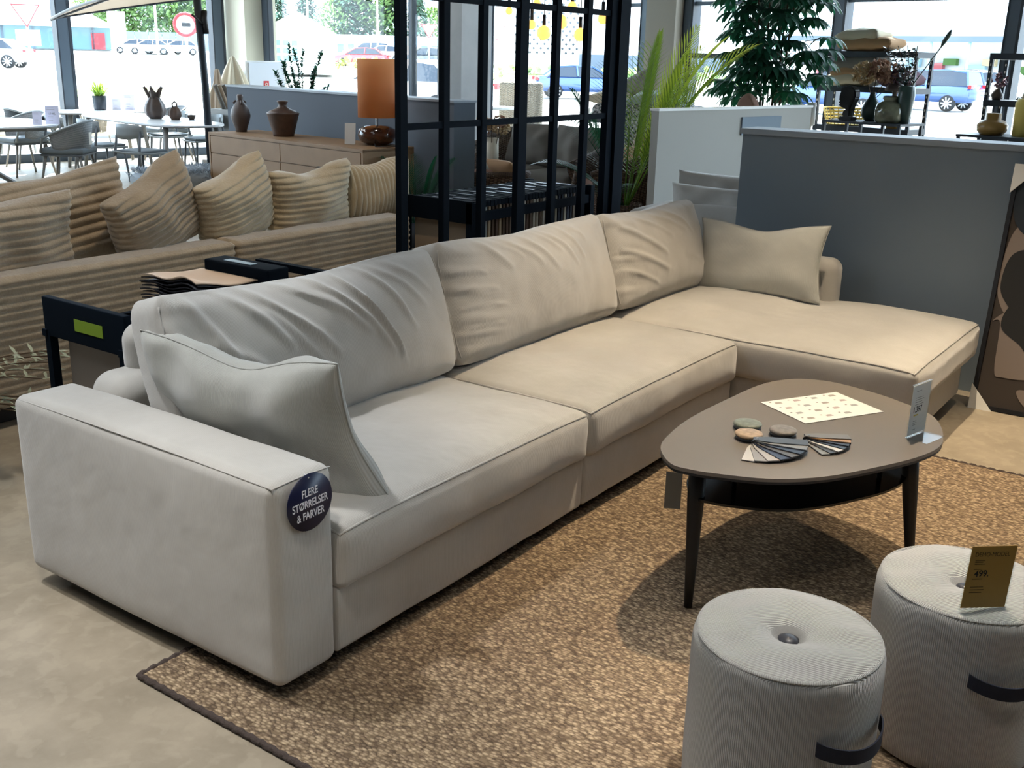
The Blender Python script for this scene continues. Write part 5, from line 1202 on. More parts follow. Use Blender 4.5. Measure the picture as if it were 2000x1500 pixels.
# pendant lamps
for i, (px_e2, z, r, lab) in enumerate(((7.84, 2.15, .045, 'leftmost small amber pendant bulb by the window'), (7.44, 1.99, .055, 'amber pendant bulb second from the left'), (7.36, 2.23, .05, 'amber pendant bulb cut by the top of the picture, left of centre'), (7.23, 1.90, .085, 'large pale pendant globe hanging lowest'), (6.96, 2.02, .085, 'large amber pendant globe hanging in the middle'), (6.78, 2.18, .06, 'amber pendant globe high in the middle'), (6.64, 1.88, .075, 'pale amber pendant globe near the divider end bar'), (6.30, 2.05, .06, 'pale pendant globe next to the thick black post'))):
    v = thing('pendant_lamp', lab, 'lamp', B(8.0, px_e2, z), group='pendant lamps by the far window'); bm = NB(); lathe(bm, [(0, -r), (r*.5, -r*.87), (r*.87, -r*.5), (r, 0), (r*.9, r*.45), (r*.6, r*.8), (.018, r*1.02), (0, r*1.02)], 24); obj('bulb', bm, M['bulb'], v)
    bm = NB(); tube(bm, [(0, 0, r), (0, 0, r+.12)], .022, 10); obj('socket', bm, M['black'], v)
    bm = NB(); tube(bm, [(0, 0, r+.11), (0, 0, 4.2-z)], .006, 6); obj('cord', bm, M['black'], v)
# grey sofa behind the slate wall
v = thing('grey_sofa', 'light grey sofa tucked behind the slate wall', 'sofa', (5.1, .55, 0)); bm = NB(); rbox(bm, (0, 0, .24), (.50, 1.05, .18), .05, (6, 12, 3), soft((.01, .01, .01))); obj('base', bm, M['sofa'], v)
bm = NB(); rbox(bm, (-.02, 1.0, .36), (.45, .13, .30), .07, (8, 4, 6), soft((.02, .02, .02))); obj('arm', bm, M['sofa'], v)
bm = NB(); rbox(bm, (-.30, -.02, .55), (.14, .82, .17), .07, (4, 12, 4), soft((.02, .01, .02))); obj('backrest', bm, M['sofa'], v)
for x, y, z, ww in ((-.20, .50, .66, .85), (.04, .60, .72, .80)): bm = NB(); pillow(bm, ww, .36, .30, frame_mtx((x, y, z), (0, -1, 0), (.1, 0, 1)), seed=int(z*10), wr=.02); obj('back_cushion', bm, M['sofa'], v)
bm = NB(); pillow(bm, .40, .38, .12, frame_mtx((0, 0, 0), (.3, -1, .25), (0, .1, 1)), seed=2); solo('scatter_pillow', bm, M['cushion_grey'], 'dark grey pillow on the grey sofa, its corner beside the slate wall', 'pillow', (5.20, .80, .84))
bm = NB(); prof = [(0, .0), (.05, 0), (.09, .06), (.11, .16), (.09, .25), (.04, .30), (0, .31)]; lathe(bm, prof, 28); solo('rounded_stool_back', bm, M['cush_pink'], 'rounded mauve chair back peeping over the white display wall', 'chair', B(8.5, 4.35, .93)) if False else bm.free()
v = thing('upholstered_chair', 'round mauve chair back peeping over the white display wall', 'chair', B(8.0, 4.3), -BA); bm = NB(); rbox(bm, (0, -.02, 1.0), (.05, .15, .33), .05, (2, 8, 8), lambda p, n, h: Vector((p.x, p.y*(1-.4*max(0, p.z/h[2])**3), p.z-.08*(p.y/h[1])**2*max(0, p.z/h[2])))); obj('backrest', bm, M['cush_pink'], v)
bm = NB(); rbox(bm, (-.2, 0, .55), (.22, .22, .06), .05, (4, 4, 2)); obj('seat', bm, M['cush_pink'], v)
bm = NB(); box(bm, (-.02, 0, .6), (.03, .3, .3)); 
for sx in (-.38, -.02):
    for sy in (-.18, .18): tube(bm, [(sx, sy, 0), (sx, sy, .55)], .015, 8)
obj('frame', bm, M['black'], v)

# ============================================================ shelves on the right
def shelving(label, a, b0, b1, zs, loc_d=.36):
    """black slotted-angle shelving in the building frame: b0..b1 along e2"""
    v = thing('shelving_unit', label, 'shelf', B(a, (b0+b1)/2), -BA); L = abs(b1-b0)
    for sx in (0, loc_d):
        for sy in (-L/2, L/2):
            bm = NB(); box(bm, (sx, sy, zs[-1]/2), (.035, .035, zs[-1])); p = obj('post', bm, M['frame_dark'], v)
            bm = NB()
            for k in range(int(zs[-1]/.07)): box(bm, (sx-.018, sy, .05+.07*k), (.002, .012, .022))
            obj('slots', bm, M['paper'], p)
    for z in zs: bm = NB(); box(bm, (loc_d/2, 0, z-.03), (loc_d+.04, L+.04, .06)); obj('shelf_board', bm, M['frame_dark'], v)
    return v
shelving('black slotted steel shelving with folded textiles beside the umbrella plant', 9.85, 4.62, 3.50, (.2, .62, .97, 1.40, 1.77))
shelving('black slotted steel shelving at the right picture edge', 9.85, 2.70, 1.60, (.2, .62, .97, 1.32, 1.77))
def low(label, a, b0, b1, z, d=.5, n=2):
    v = thing('console_table', label, 'table', B(a, (b0+b1)/2), -BA); L = abs(b1-b0); bm = NB(); box(bm, (d/2, 0, z-.012), (d, L, .024)); obj('tabletop', bm, M['frame_dark'], v)
    for sx in (.02, d-.02):
        for k in range(n+1): bm = NB(); box(bm, (sx, -L/2+.02+(L-.04)*k/n, z/2-.01), (.03, .03, z-.02)); obj('leg', bm, M['frame_dark'], v)
low('narrow black console carrying the dark vases, behind the slate wall', 8.95, 4.00, 3.12, 1.07)
low('black console at the right picture edge with the amber bowl', 8.95, 2.55, 1.6, 1.02)
tz = 1.0705
v = thing('face_vase', 'black bust shaped vase on the narrow console', 'vase', B(9.08, 3.78, tz), -BA); bm = NB(); box(bm, (0, 0, .02), (.12, .16, .04))
pr = [(.045, .04), (.04, .10), (-.0, .115), (.055, .13), (.085, .14), (.08, .155), (.088, .17), (.082, .18), (.09, .19), (.085, .21), (.105, .23), (.085, .26), (.09, .29), (.07, .33), (.03, .35), (-.04, .345), (-.085, .30), (-.09, .23), (-.06, .17), (-.045, .12), (-.045, .04)]
prism(bm, [(x, y) for x, y in pr], -.055, .055, Matrix(((0, 0, 1, 0), (1, 0, 0, 0), (0, 1, 0, 0), (0, 0, 0, 1)))); bmesh.ops.recalc_face_normals(bm, faces=bm.faces); bmesh.ops.bevel(bm, geom=list(bm.edges), offset=.012, segments=2, affect='EDGES'); obj('body', bm, M['black'], v)
v = vase('bulb_vase', 'dark grey bottle vase holding dried hydrangea on the console', 'vase', B(9.25, 3.62, tz), [(0, 0), (.05, 0), (.095, .06), (.10, .12), (.07, .19), (.035, .24), (.028, .28), (.032, .29), (0, .285)], M['darkgreen'])
for k, (dy, z, r, m) in enumerate(((.10, .48, .13, 'flower_pale'), (-.02, .52, .11, 'flower'), (-.15, .48, .11, 'flower'), (-.26, .46, .09, 'flower_dark'))):
    bm = NB(); tube(bm, [(0, 0, .2), (0, dy, z)], .004, 5); obj('stem', bm, M['stem'], v); bm = NB(); blossoms(bm, (0, dy, z), r, 70, .05); obj('blossom', bm, M[m], v)
v = vase('glazed_jar', 'round olive glazed jar with a dark neck on the console', 'vase', B(9.12, 3.34, tz), [(0, 0), (.12, 0), (.145, .03), (.15, .12), (.135, .19), (.07, .215), (.075, .225), (.085, .24), (.08, .26), (.06, .265), (0, .26)], M['greenglass'])
v = vase('mushroom_lamp', 'small dark mushroom shaped table lamp behind the olive jar', 'lamp', B(9.33, 3.42, tz), [(0, 0), (.06, 0), (.03, .04), (.025, .30), (.10, .31), (.105, .33), (.07, .375), (0, .39)], M['dark_clay'])
v = vase('slim_vase', 'tall dark green slim vase with leafy branch and bulrush on the console', 'vase', B(9.15, 3.12+.08, tz), [(0, 0), (.05, 0), (.07, .10), (.085, .28), (.075, .36), (.05, .37), (.045, .36), (0, .30)], M['darkgreen'])
bm = NB(); lb = NB()
for k in range(4):
    d = Vector((0, .10*(k-1), 1)).normalized(); P_ = [Vector((0, 0, .3)), Vector((0, .02*(k-1), .3))+d*.2, Vector((.0, .05*(k-1)+.05, .3))+d*.45]; tube(bm, P_, .004, 5)
    for j in range(9):
        t = .2+.8*j/9; p = P_[0].lerp(P_[2], t); 
        for q in range(5): leafblade(lb, p+Vector((0, rnd.uniform(-.05, .05), rnd.uniform(-.02, .02))), (rnd.uniform(-1, 1), rnd.uniform(-1, 1), rnd.uniform(-.5, .6)), .05, .03, .3, seg=2)
obj('branch', bm, M['stem'], v); obj('foliage', lb, M['darkgreen'], v)
bm = NB(); tube(bm, [(0, 0, .3), (0, -.16, .56), (0, -.27, .74)], .006, 6); tube(bm, [(0, -.27, .74), (0, -.29, .79), (0, -.33, .86), (0, -.345, .90)], [.006, .022, .022, .008], 10); obj('bulrush', bm, M['darkgreen'], v)
v = vase('amber_bowl', 'amber ribbed bowl on the right-hand console', 'bowl', B(9.15, 2.30, 1.0205), [(0, 0), (.10, 0), (.135, .04), (.14, .09), (.11, .13), (.07, .14), (.07, .20), (.06, .20), (0, .14)], M['amber'])
v = vase('yellow_block_vase', 'tall ochre vase at the very right edge on the console', 'vase', B(9.2, 2.02, 1.0205), [(0, 0), (.10, 0), (.11, .30), (.09, .34), (0, .33)], M['basket'])
v = vase('twig_vase', 'small vase of twigs standing at the left end of the right shelving', 'vase', B(9.9, 2.62, 1.3205), [(0, 0), (.04, 0), (.06, .05), (.03, .1), (.02, .12), (0, .12)], M['dark_clay'])
bm = NB(); blossoms(bm, (0, 0, .2), .08, 20, .04); obj('blossom', bm, M['flower_dark'], v)
for k in range(2):
    v = thing('folded_throw', ('pale folded throw standing on the right shelving', 'mauve woven throw on the right shelving top')[k], 'blanket', B(10.0, 2.25-.1*k, (1.3205, 1.7705)[k]), -BA); bm = NB(); lathe(bm, [(0, 0), (.16, 0), (.13, .15), (.04, .30), (0, .31)], 20, fn=lobes(5, .12)); obj('cloth', bm, M['cush_cream'] if k == 0 else M['flower'], v)
# textiles on the first shelving
R3 = Matrix.Rotation(-BA, 3, 'Z')
def flat(label, a, b, z, w, h, t, m, seed, name='folded_textile'):
    bm = NB(); pillow(bm, w, h, t, frame_mtx((0, 0, t*.42), R3 @ Vector((0, -1, .03)), R3 @ Vector((1, 0, 0))), nu=18, nv=12, seed=seed, wr=.012, power=.3); return solo(name, bm, M[m], label, 'pillow', B(a, b, z))
flat('beige pillow at the bottom of the middle shelf pile', 10.0, 4.25, 1.4005, .60, .40, .17, 'cush_cream', 1, 'stacked_pillow')
flat('tan pillow second in the middle shelf pile', 10.0, 4.22, 1.485, .56, .38, .15, 'cush_tan', 2, 'stacked_pillow')
flat('grey plaid pillow on top of the middle shelf pile', 10.0, 4.20, 1.565, .54, .38, .20, 'cush_taupe', 3, 'stacked_pillow')
flat('mauve cushion lying on the right half of the middle shelf', 10.0, 3.72, 1.4005, .40, .36, .20, 'flower_dark', 4, 'stacked_pillow')
flat('beige pillow lying lower on the shelving top', 10.0, 4.12, 1.7705, .66, .38, .18, 'cush_tan', 5, 'stacked_pillow')
flat('cream pillow on top of the beige one, highest on the shelving', 10.0, 4.22, 1.862, .52, .36, .17, 'cush_cream', 6, 'stacked_pillow')
v = thing('open_basket', 'yellow open weave basket on the lower shelf', 'basket', B(9.98, 4.33, .9705), -BA); bm = NB(); N = 22
for j in range(6): tube(bm, [Vector(((.13+.006*j)*math.cos(tau*k/28), (.22+.01*j)*math.sin(tau*k/28), .01+.035*j)) for k in range(28)], .006, 5, closed=True)
for k in range(28): a = tau*k/28; tube(bm, [(.13*math.cos(a), .22*math.sin(a), .01), (.16*math.cos(a), .27*math.sin(a), .185)], .005, 5)
lathe(bm, [(0, .006), (.13, .006), (.13, .012), (0, .012)], 28, sy=1.7); obj('weave', bm, M['basket'], v)
v = vase('shelf_pot', 'pale pot on the lower shelf behind the console', 'pot', B(9.95, 3.72, .9705), [(0, 0), (.07, 0), (.09, .05), (.085, .12), (.06, .13), (0, .11)], M['amber'])
vase('candle_holder', 'white candle holder on the lower shelf at its left end', 'candle', B(9.62, 4.55, 1.05), [(0, -1.05), (.05, -1.05), (.02, -1.0), (.02, -.1), (.055, -.08), (.05, .16), (0, .16)], M['white'])
v = thing('framed_planter', 'framed shelf planter left of the umbrella plant by the window', 'shelf', B(9.9, 6.15), -BA)
for sy in (-.5, .5): bm = NB(); box(bm, (0, sy, .86), (.05, .05, 1.72)); obj('post', bm, M['frame_dark'], v)
bm = NB(); box(bm, (0, 0, 1.69), (.05, 1.05, .06)); obj('rail', bm, M['frame_dark'], v)

# ============================================================ outside
def terr(x, y):
    d = math.hypot(x-CAM.x, y-CAM.y); return -.2+max(0, min(d, 260)-45)*.0165
bm = NB(); G_ = []
RS = [0, 14.5, 18, 24, 32, 40, 45, 60, 80, 110, 150, 200, 260, 500, 1200]
for i, r in enumerate(RS):
    row = []
    for k in range(97):
        a = -1.2+3.4*k/96; x, y = CAM.x+r*math.cos(a), CAM.y+r*math.sin(a); row.append(bm.verts.new((x, y, terr(x, y)-.02)))
    G_.append(row)
for i in range(len(RS)-1):
    for k in range(96):
        try: bm.faces.new((G_[i][k], G_[i+1][k], G_[i+1][k+1], G_[i][k+1])) if i else bm.faces.new((G_[i+1][k], G_[i+1][k+1], G_[0][0])) if False else bm.faces.new((G_[i][k], G_[i+1][k], G_[i+1][k+1], G_[i][k+1]))
        except ValueError: pass
gr = obj('paved_ground', bm, M['asphalt']); gr['kind'] = 'structure'
def strip(name, m, pts, w, lift, kind='structure'):
    bm = NB(); pv = None; L = len(pts)
    for i in range(L):
        t = Vector(pts[min(L-1, i+1)])-Vector(pts[max(0, i-1)]); n = Vector((-t.y, t.x)).normalized()*w/2; p = Vector(pts[i])
        q = [Vector((p.x+s*n.x, p.y+s*n.y, terr(p.x+s*n.x, p.y+s*n.y)+lift)) for s in (-1, 1)]
        row = [bm.verts.new(q[0]), bm.verts.new(q[1]), bm.verts.new(q[1]-Vector((0, 0, .15))), bm.verts.new(q[0]-Vector((0, 0, .15)))]
        if pv:
            for k in range(4): bm.faces.new((pv[k], row[k], row[(k+1) % 4], pv[(k+1) % 4]))
        pv = row
    o = obj(name, bm, m, fix=True); o['kind'] = kind; return o
def arc(r, a0, a1, n=24, dr=0): return [(CAM.x+(r+dr*i/n)*math.cos(a0+(a1-a0)*i/n), CAM.y+(r+dr*i/n)*math.sin(a0+(a1-a0)*i/n)) for i in range(n+1)]
strip('kerb_line', M['kerb'], arc(33, 1.15, .85, dr=-4), .25, .05)
strip('kerb_line', M['kerb'], arc(24, 1.2, .75, dr=1), .5, .05)
strip('grass_verge', M['grass'], arc(44, 1.2, .85, dr=6), 7, .01)
strip('grass_verge', M['grass'], arc(74, .85, .55, dr=6), 7, .01)
def hedge(label, pts, w, h, m):
    bm = NB(); P_ = pts
    for i in range(len(P_)-1):
        a, b = Vector((*P_[i], 0)), Vector((*P_[i+1], 0)); L = (b-a).length
        for k in range(int(L*26)):
            t = rnd.random(); p = a.lerp(b, t); z = terr(p.x, p.y); p = Vector((p.x+rnd.uniform(-w, w)/2, p.y+rnd.uniform(-w, w)/2, z+rnd.uniform(0, h))); leafblade(bm, p, (rnd.uniform(-1, 1), rnd.uniform(-1, 1), rnd.uniform(-.2, 1)), .45, .35, .3, seg=2)
    return solo('hedge', bm, m, label, 'hedge')
hedge('clipped green hedge beyond the car park', arc(66, .72, .42, 8), 1.6, .9, M['tree'])
hedge('low green hedge line in front of the red car', arc(82, .83, .66, 6), 1.2, .7, M['grass'])
def tree(label, x, y, H, W_, conifer, seed, base=None):
    z = terr(x, y); v = thing('conifer' if conifer else 'broadleaf_tree', label, 'tree', (x, y, z), group='trees beyond the car park'); r2 = random.Random(seed)
    bm = NB(); tube(bm, [(0, 0, 0), (0, 0, H*.8)], [H*.02, H*.008], 8); obj('trunk', bm, M['stem'], v); bm = NB()
    for k in range(1100):
        t = r2.random()**.8; a = r2.uniform(0, tau); 
        if conifer: rad = W_/2*(1-t)**.8*r2.uniform(.3, 1)*(.75+.25*math.sin(t*26)); zz = H*(.08+.92*t)
        else: rad = W_/2*math.sin(PI*min(1, .12+t*.86))**.6*r2.uniform(.4, 1)*(1+.25*math.sin(a*3+seed)); zz = H*(.2+.8*t)
        e = r2.uniform(-.5, .3) if conifer else r2.uniform(-.6, .9)
        leafblade(bm, (rad*math.cos(a), rad*math.sin(a), zz), (math.cos(a)*math.cos(e), math.sin(a)*math.cos(e), math.sin(e)), H*.12, H*.05, .5, seg=2)
    obj('crown', bm, M['conifer' if conifer else 'tree'], v)
def pol(az, D): return CAM.x+D*math.cos(az), CAM.y+D*math.sin(az)
def azpx(px):
    d = fw*F_PX+rr*(px-1000)-uu*(112+(px-1000)*.0247-750); return math.atan2(d.y, d.x)
for i, (px, D, H, W_, c) in enumerate(((175, 158, 6, 8, 0), (222, 150, 7, 8, 0), (262, 150, 7.5, 8, 0), (300, 150, 8, 8, 0), (340, 150, 7.5, 8, 0), (380, 152, 8, 8, 0), (410, 155, 9, 8, 0), (545, 190, 9, 9, 1), (600, 190, 9, 11, 1), (655, 190, 8, 8, 0), (680, 190, 13, 8, 1), (712, 190, 10, 8, 1), (738, 190, 11.5, 8, 0), (765, 192, 12, 9, 1), (815, 190, 9.5, 8, 1), (845, 195, 7, 7, 0))):
    x, y = pol(azpx(px), D); tree(('rounded pale green tree behind the fence outside', 'dark conifer in the row beyond the car park')[c], x, y, H, W_, c, i)
# ---- buildings
def bldg(name, label, x, y, rot, parts_, roof=None):
    v = thing(name, label, 'building', (x, y, terr(x, y)), rot)
    for nm, c, s, m in parts_: bm = NB(); box(bm, c, s); obj(nm, bm, M[m], v)
    return v
ang_l = math.atan2(105.62-111.11, 71.62-62.84)
bl = bldg('shop_building', 'low pale roofed shop with glass front, far left outside', 67.2, 108.4, ang_l, [('wall', (-8, 4, 1.2), (28, 8, 2.4), 'bld_white'), ('shop_front', (-8, -.2, 1.25), (27.6, .4, 2.3), 'bld_glass'), ('red_panel', (4.5, -.45, 1.0), (1.4, .3, 1.7), 'car_red')])
bm = NB(); prism(bm, [(-24, 0), (8, 0), (3.5, 2.4), (-24, 2.4)], -2, 9, Matrix(((1, 0, 0, -1.5), (0, 0, 1, 0), (0, 1, 0, 2.4), (0, 0, 0, 1)))); obj('roof', bm, M['bld_white'], bl, fix=True)
for k in range(9): bm = NB(); box(bm, (-20+3*k, -.5, 1.25), (.2, .2, 2.4)); obj('mullion', bm, M['frame'], bl)
bm = NB(); box(bm, (6.6, 1, 2.0), (1.8, 1.5, 4.4)); obj('sign_pylon', bm, M['bld_white'], bl)
x, y = 46.6, 49.0; v = thing('marquee_tent', 'white peaked marquee tent outside the middle window', 'tent', (x, y, terr(x, y)+.3), -.75)
bm = NB(); b4 = [bm.verts.new(p) for p in ((-2.3, -2.3, 2.2), (2.3, -2.3, 2.2), (2.3, 2.3, 2.2), (-2.3, 2.3, 2.2))]; ap = bm.verts.new((0, 0, 3.5))
for k in range(4): bm.faces.new((b4[k], b4[(k+1) % 4], ap))
obj('roof', bm, M['white'], v); bm = NB(); box(bm, (0, 0, 1.0), (4.4, 4.4, 2.4)); obj('wall', bm, M['white'], v)
bm = NB()
for i in range(4):
    for j in range(3): box(bm, (-1.7+.5*i, -2.21, .7+.45*j), (.34, .03, .3)); box(bm, (-2.21, -1.7+.5*i, .7+.45*j), (.03, .34, .3))
obj('window', bm, M['bld_glass'], v)
a0, a1 = pol(azpx(590), 150), pol(azpx(900), 150); L = math.hypot(a1[0]-a0[0], a1[1]-a0[1]); an = math.atan2(a1[1]-a0[1], a1[0]-a0[0])
v = bldg('long_building', 'long pale blue flat roofed building behind the parked cars', (a0[0]+a1[0])/2, (a0[1]+a1[1])/2, an, [('wall', (0, 3, 1.0), (L, 6, 2.0), 'bld_white'), ('fascia', (0, -.2, 1.75), (L, .3, 1.1), 'bld_blue'), ('roof', (0, 3, 2.35), (L+1, 7, .15), 'bld_white')])
bm = NB(); [box(bm, (-L/2+.9+k*1.4, -.06, .7), (.8, .1, 1.0)) for k in range(int(L/1.4)-1)]; f_ = obj('window_row', bm, M['bld_glass'], v)
# diamond lattice facade
a0, a1 = pol(azpx(1000), 80), pol(azpx(1112), 80); L = math.hypot(a1[0]-a0[0], a1[1]-a0[1]); an = math.atan2(a1[1]-a0[1], a1[0]-a0[0]); x, y = (a0[0]+a1[0])/2, (a0[1]+a1[1])/2
v = thing('lattice_facade', 'white building front with diamond lattice panel outside', 'building', (x, y, terr(x, y)), an); bm = NB(); box(bm, (0, 3, 3.6), (L+1.4, 6, 5.8)); obj('wall', bm, M['bld_white'], v)
bm = NB()
for i in range(9):
    for j in range(14):
        if (i+j) % 2 == 0 or True: 
            xx = -L/2+.25+.52*i+(.26 if j % 2 else 0); zz = 1.6+.30*j
            prism(bm, [(xx-.11, zz), (xx, zz-.11), (xx+.11, zz), (xx, zz+.11)], 0, .05, Matrix(((1, 0, 0, 0), (0, 0, -1, -.03), (0, 1, 0, 0), (0, 0, 0, 1))))
obj('lattice', bm, M['car_dark'], v, fix=True)
a0, a1 = pol(azpx(1120), 100), pol(azpx(1420), 100); L = math.hypot(a1[0]-a0[0], a1[1]-a0[1]); an = math.atan2(a1[1]-a0[1], a1[0]-a0[0])
bldg('warehouse', 'plain white warehouse behind the hedge', (a0[0]+a1[0])/2, (a0[1]+a1[1])/2, an, [('wall', (0, 5, 4), (L, 10, 8), 'bld_white'), ('plinth', (0, -.1, .5), (L, .2, 1.6), 'frame')])
a0, a1 = pol(azpx(1560), 80), pol(azpx(2300), 70); L = math.hypot(a1[0]-a0[0], a1[1]-a0[1]); an = math.atan2(a1[1]-a0[1], a1[0]-a0[0])
v = bldg('garden_centre', 'bright shop hall with glass canopy and colourful display behind the parked cars', (a0[0]+a1[0])/2, (a0[1]+a1[1])/2, an, [('wall', (0, 7, 2.4), (L, 10, 4.4), 'bld_white'), ('canopy', (0, 0, 3.05), (L, 5, .12), 'bld_blue'), ('fascia', (0, -2.5, 3.0), (L, .1, .35), 'frame')])
for k in range(10): bm = NB(); tube(bm, [(-L/2+1+k*(L-2)/9, -2.3, 0), (-L/2+1+k*(L-2)/9, -2.3, 3)], .09, 8); obj('canopy_post', bm, M['bld_blue'], v)
for k in range(26): bm = NB(); w_ = rnd.uniform(.6, 1.5); box(bm, (-L/2+1+k*(L-2)/26, 1.6, .7+.5*(k % 3)), (w_, .4, rnd.uniform(.4, .9))); obj('display', bm, M[('car_red', 'leaf2', 'white', 'bld_blue', 'flower_pale')[k % 5]], v)
# ---- poles and signs
def post(name, label, px, D, H, r=.05, m='bld_white', cat='pole'):
    x, y = pol(azpx(px), D); v = thing(name, label, cat, (x, y, terr(x, y))); bm = NB(); tube(bm, [(0, 0, 0), (0, 0, H)], r, 8); obj('pole', bm, M[m], v); return v, azpx(px)
post('lamp_post', 'thin white pole between the pale trees outside', 308, 60, 6, .06); post('flag_pole', 'thin white flagpole left, behind the marquee', 603, 100, 9, .08); post('flag_pole', 'thin white flagpole behind the long blue building', 738, 100, 8, .08)
def yieldsign(label, px, D, z, s):
    v, a = post('yield_sign', label, px, D, z, .04, cat='sign'); R_ = Matrix.Rotation(a-PI/2, 4, 'Z') @ Matrix(((1, 0, 0, 0), (0, 0, -1, -.06), (0, 1, 0, z), (0, 0, 0, 1)))
    bm = NB(); P_ = [Vector((-s, s*.55, 0)), Vector((s, s*.55, 0)), Vector((0, -s*1.1, 0))]
    prism(bm, [(p.x*.9, p.y*.9) for p in P_][::-1], -.01, .0, R_); obj('panel', bm, M['white'], v, fix=True)
    bm = NB(); tube(bm, [R_ @ p for p in P_], s*.09, 6, closed=True); obj('red_border', bm, M['red'], v); return v, R_
v, R_ = yieldsign('red bordered yield sign on the far left outside', 57, 40, 2.85, .42)
bm = NB(); box(bm, (0, -.80, 0), (.75, .5, .03), R_); obj('plate', bm, M['white'], v)
yieldsign('small yield sign seen above the white wall car', 838, 60, 2.9, .42); yieldsign('small yield sign left of the lattice facade', 970, 60, 2.9, .42)
v, a = post('round_sign', 'round red ringed traffic sign beside the parasol pole outside', 365, 30, 2.6, .04, cat='sign'); R_ = Matrix.Rotation(a-PI/2, 4, 'Z') @ Matrix(((1, 0, 0, 0), (0, 0, -1, -.06), (0, 1, 0, 2.42), (0, 0, 0, 1)))
bm = NB(); lathe(bm, [(0, 0), (.28, 0), (.28, .01), (0, .01)], 32, mtx=R_); obj('panel', bm, M['white'], v, fix=True); bm = NB(); tube(bm, [R_ @ Vector((.27*math.cos(tau*k/32), .27*math.sin(tau*k/32), .01)) for k in range(32)], .04, 6, closed=True); obj('red_ring', bm, M['red'], v)
bm = NB(); box(bm, (.02, .0, .015), (.22, .10, .01), R_); obj('arrow', bm, M['black'], v)
# ---- cars
def car(label, px, D, head, paint, suv=False, s=1, name=None, dz=0, group=None):
    x, y = pol(azpx(px), D); v = thing(name or ('suv' if suv else 'car'), label, 'car', (x, y, terr(x, y)+dz), head, group); h = 1.66 if suv else 1.44
    body = [(-2.2, .32), (-2.25, .62), (-2.15, .95), (-1.3, 1.0), (1.0, .98), (2.0, .78), (2.25, .55), (2.2, .30)] if not suv else [(-2.2, .36), (-2.25, .7), (-2.2, 1.08), (-1.3, 1.10), (1.0, 1.06), (2.05, .92), (2.25, .62), (2.2, .34)]
    top = [(-1.75, .95), (-1.15, h-.03), (-.5, h), (.3, h-.02), (1.15, .95)] if not suv else [(-2.12, 1.02), (-1.95, h-.06), (-1.2, h), (.3, h-.03), (1.2, 1.03)]
    T = Matrix(((1, 0, 0, 0), (0, 0, 1, 0), (0, 1, 0, 0), (0, 0, 0, 1)))
    bm = NB(); prism(bm, body, -.9, .9, T); bmesh.ops.recalc_face_normals(bm, faces=bm.faces); bmesh.ops.bevel(bm, geom=[e for e in bm.edges], offset=.09, segments=3, affect='EDGES', clamp_overlap=True); [setattr(f, 'smooth', True) for f in bm.faces]; b_ = obj('body', bm, M[paint], v)
    bm = NB(); lo = [bm.verts.new((p[0], s_*.84 if p[1] < 1.1 and p in (top[0], top[-1]) else s_*.66, p[1])) for s_ in (-1, 1) for p in top]; n = len(top)
    bm.faces.new(lo[:n]); bm.faces.new(lo[n:][::-1]); [bm.faces.new((lo[i], lo[i+n], lo[i+n+1], lo[i+1])) for i in range(n-1)]; bm.faces.new((lo[0], lo[n-1], lo[2*n-1], lo[n])); bmesh.ops.recalc_face_normals(bm, faces=bm.faces); obj('windows', bm, M['car_glass'], v)
    bm = NB(); tp = [(top[1][0]-.05, top[1][1]-.01), (top[2][0], top[2][1]+.015), (top[3][0]+.08, top[3][1]+.0), (top[3][0]+.02, top[3][1]-.06), (top[2][0], top[2][1]-.03), (top[1][0]+.03, top[1][1]-.07)]
    prism(bm, tp, -.69, .69, T); obj('roof', bm, M[paint], v, fix=True)
    for s_ in (-1, 1):
        bm = NB(); 
        for a_, b__ in ((top[0], top[1]), (top[4], top[3])): bar(bm, (a_[0], s_*.85, a_[1]), (b__[0], s_*.68, b__[1]), .07)
        bar(bm, (-.35, s_*.85, .97), (-.4, s_*.69, h-.04), .08); obj('pillar', bm, M[paint], v)
    for wx in (-1.35, 1.38):
        for s_ in (-1, 1):
            Wm = Matrix.Translation((wx, s_*.82, .33)) @ Matrix.Rotation(PI/2, 4, 'X'); bm = NB(); lathe(bm, [(0, -.11), (.28, -.11), (.34, -.07), (.34, .07), (.28, .11), (0, .11)], 24, mtx=Wm); w = obj('wheel', bm, M['tyre'], v)
            bm = NB(); lathe(bm, [(0, -.125), (.06, -.125), (.06, .125), (0, .125)], 16, mtx=Wm)
            for k in range(9): a_ = tau*k/9; bar(bm, Wm @ Vector((0, 0, 0)), Wm @ Vector((.24*math.cos(a_), .24*math.sin(a_), 0)), .05, .25, up=(0, 1, 0))
            obj('rim', bm, M['rim'], w)
    for s_ in (-1, 1): bm = NB(); box(bm, (-2.2, s_*.72, .85 if not suv else 1.0), (.14, .30, .14)); obj('tail_lamp', bm, M['tail'], v)
    return v
H_ = math.radians
car('blue saloon car parked outside behind the divider', 1140, 50, H_(32-90+8), 'car_blue')
car('blue grey suv seen from behind at an angle, right window', 1815, 50, H_(14+66), 'car_blue', True)
car('dark blue car at the left end of the white shelving, behind the plant', 1640, 44, H_(14+75), 'car_blue', True)
car('dark car parked just right of the blue grey suv', 1890, 64, H_(10+60), 'car_dark')
car('white car right of the dark car, partly overexposed', 1935, 60, H_(8+70), 'car_white')
car('white car beyond the suv', 1870, 62, H_(12+80), 'car_white')
car('small red car in front of the white van', 705, 88, H_(43+85), 'car_red', dz=.1)
car('white van parked behind the red car', 715, 104, H_(43+95), 'car_white', True, name='van', dz=.2)
car('white car behind the red car, right of the van', 752, 100, H_(43+70), 'car_white', dz=.2)
car('dark car beyond the white near car', 838, 80, H_(38+60), 'car_dark', dz=.3)
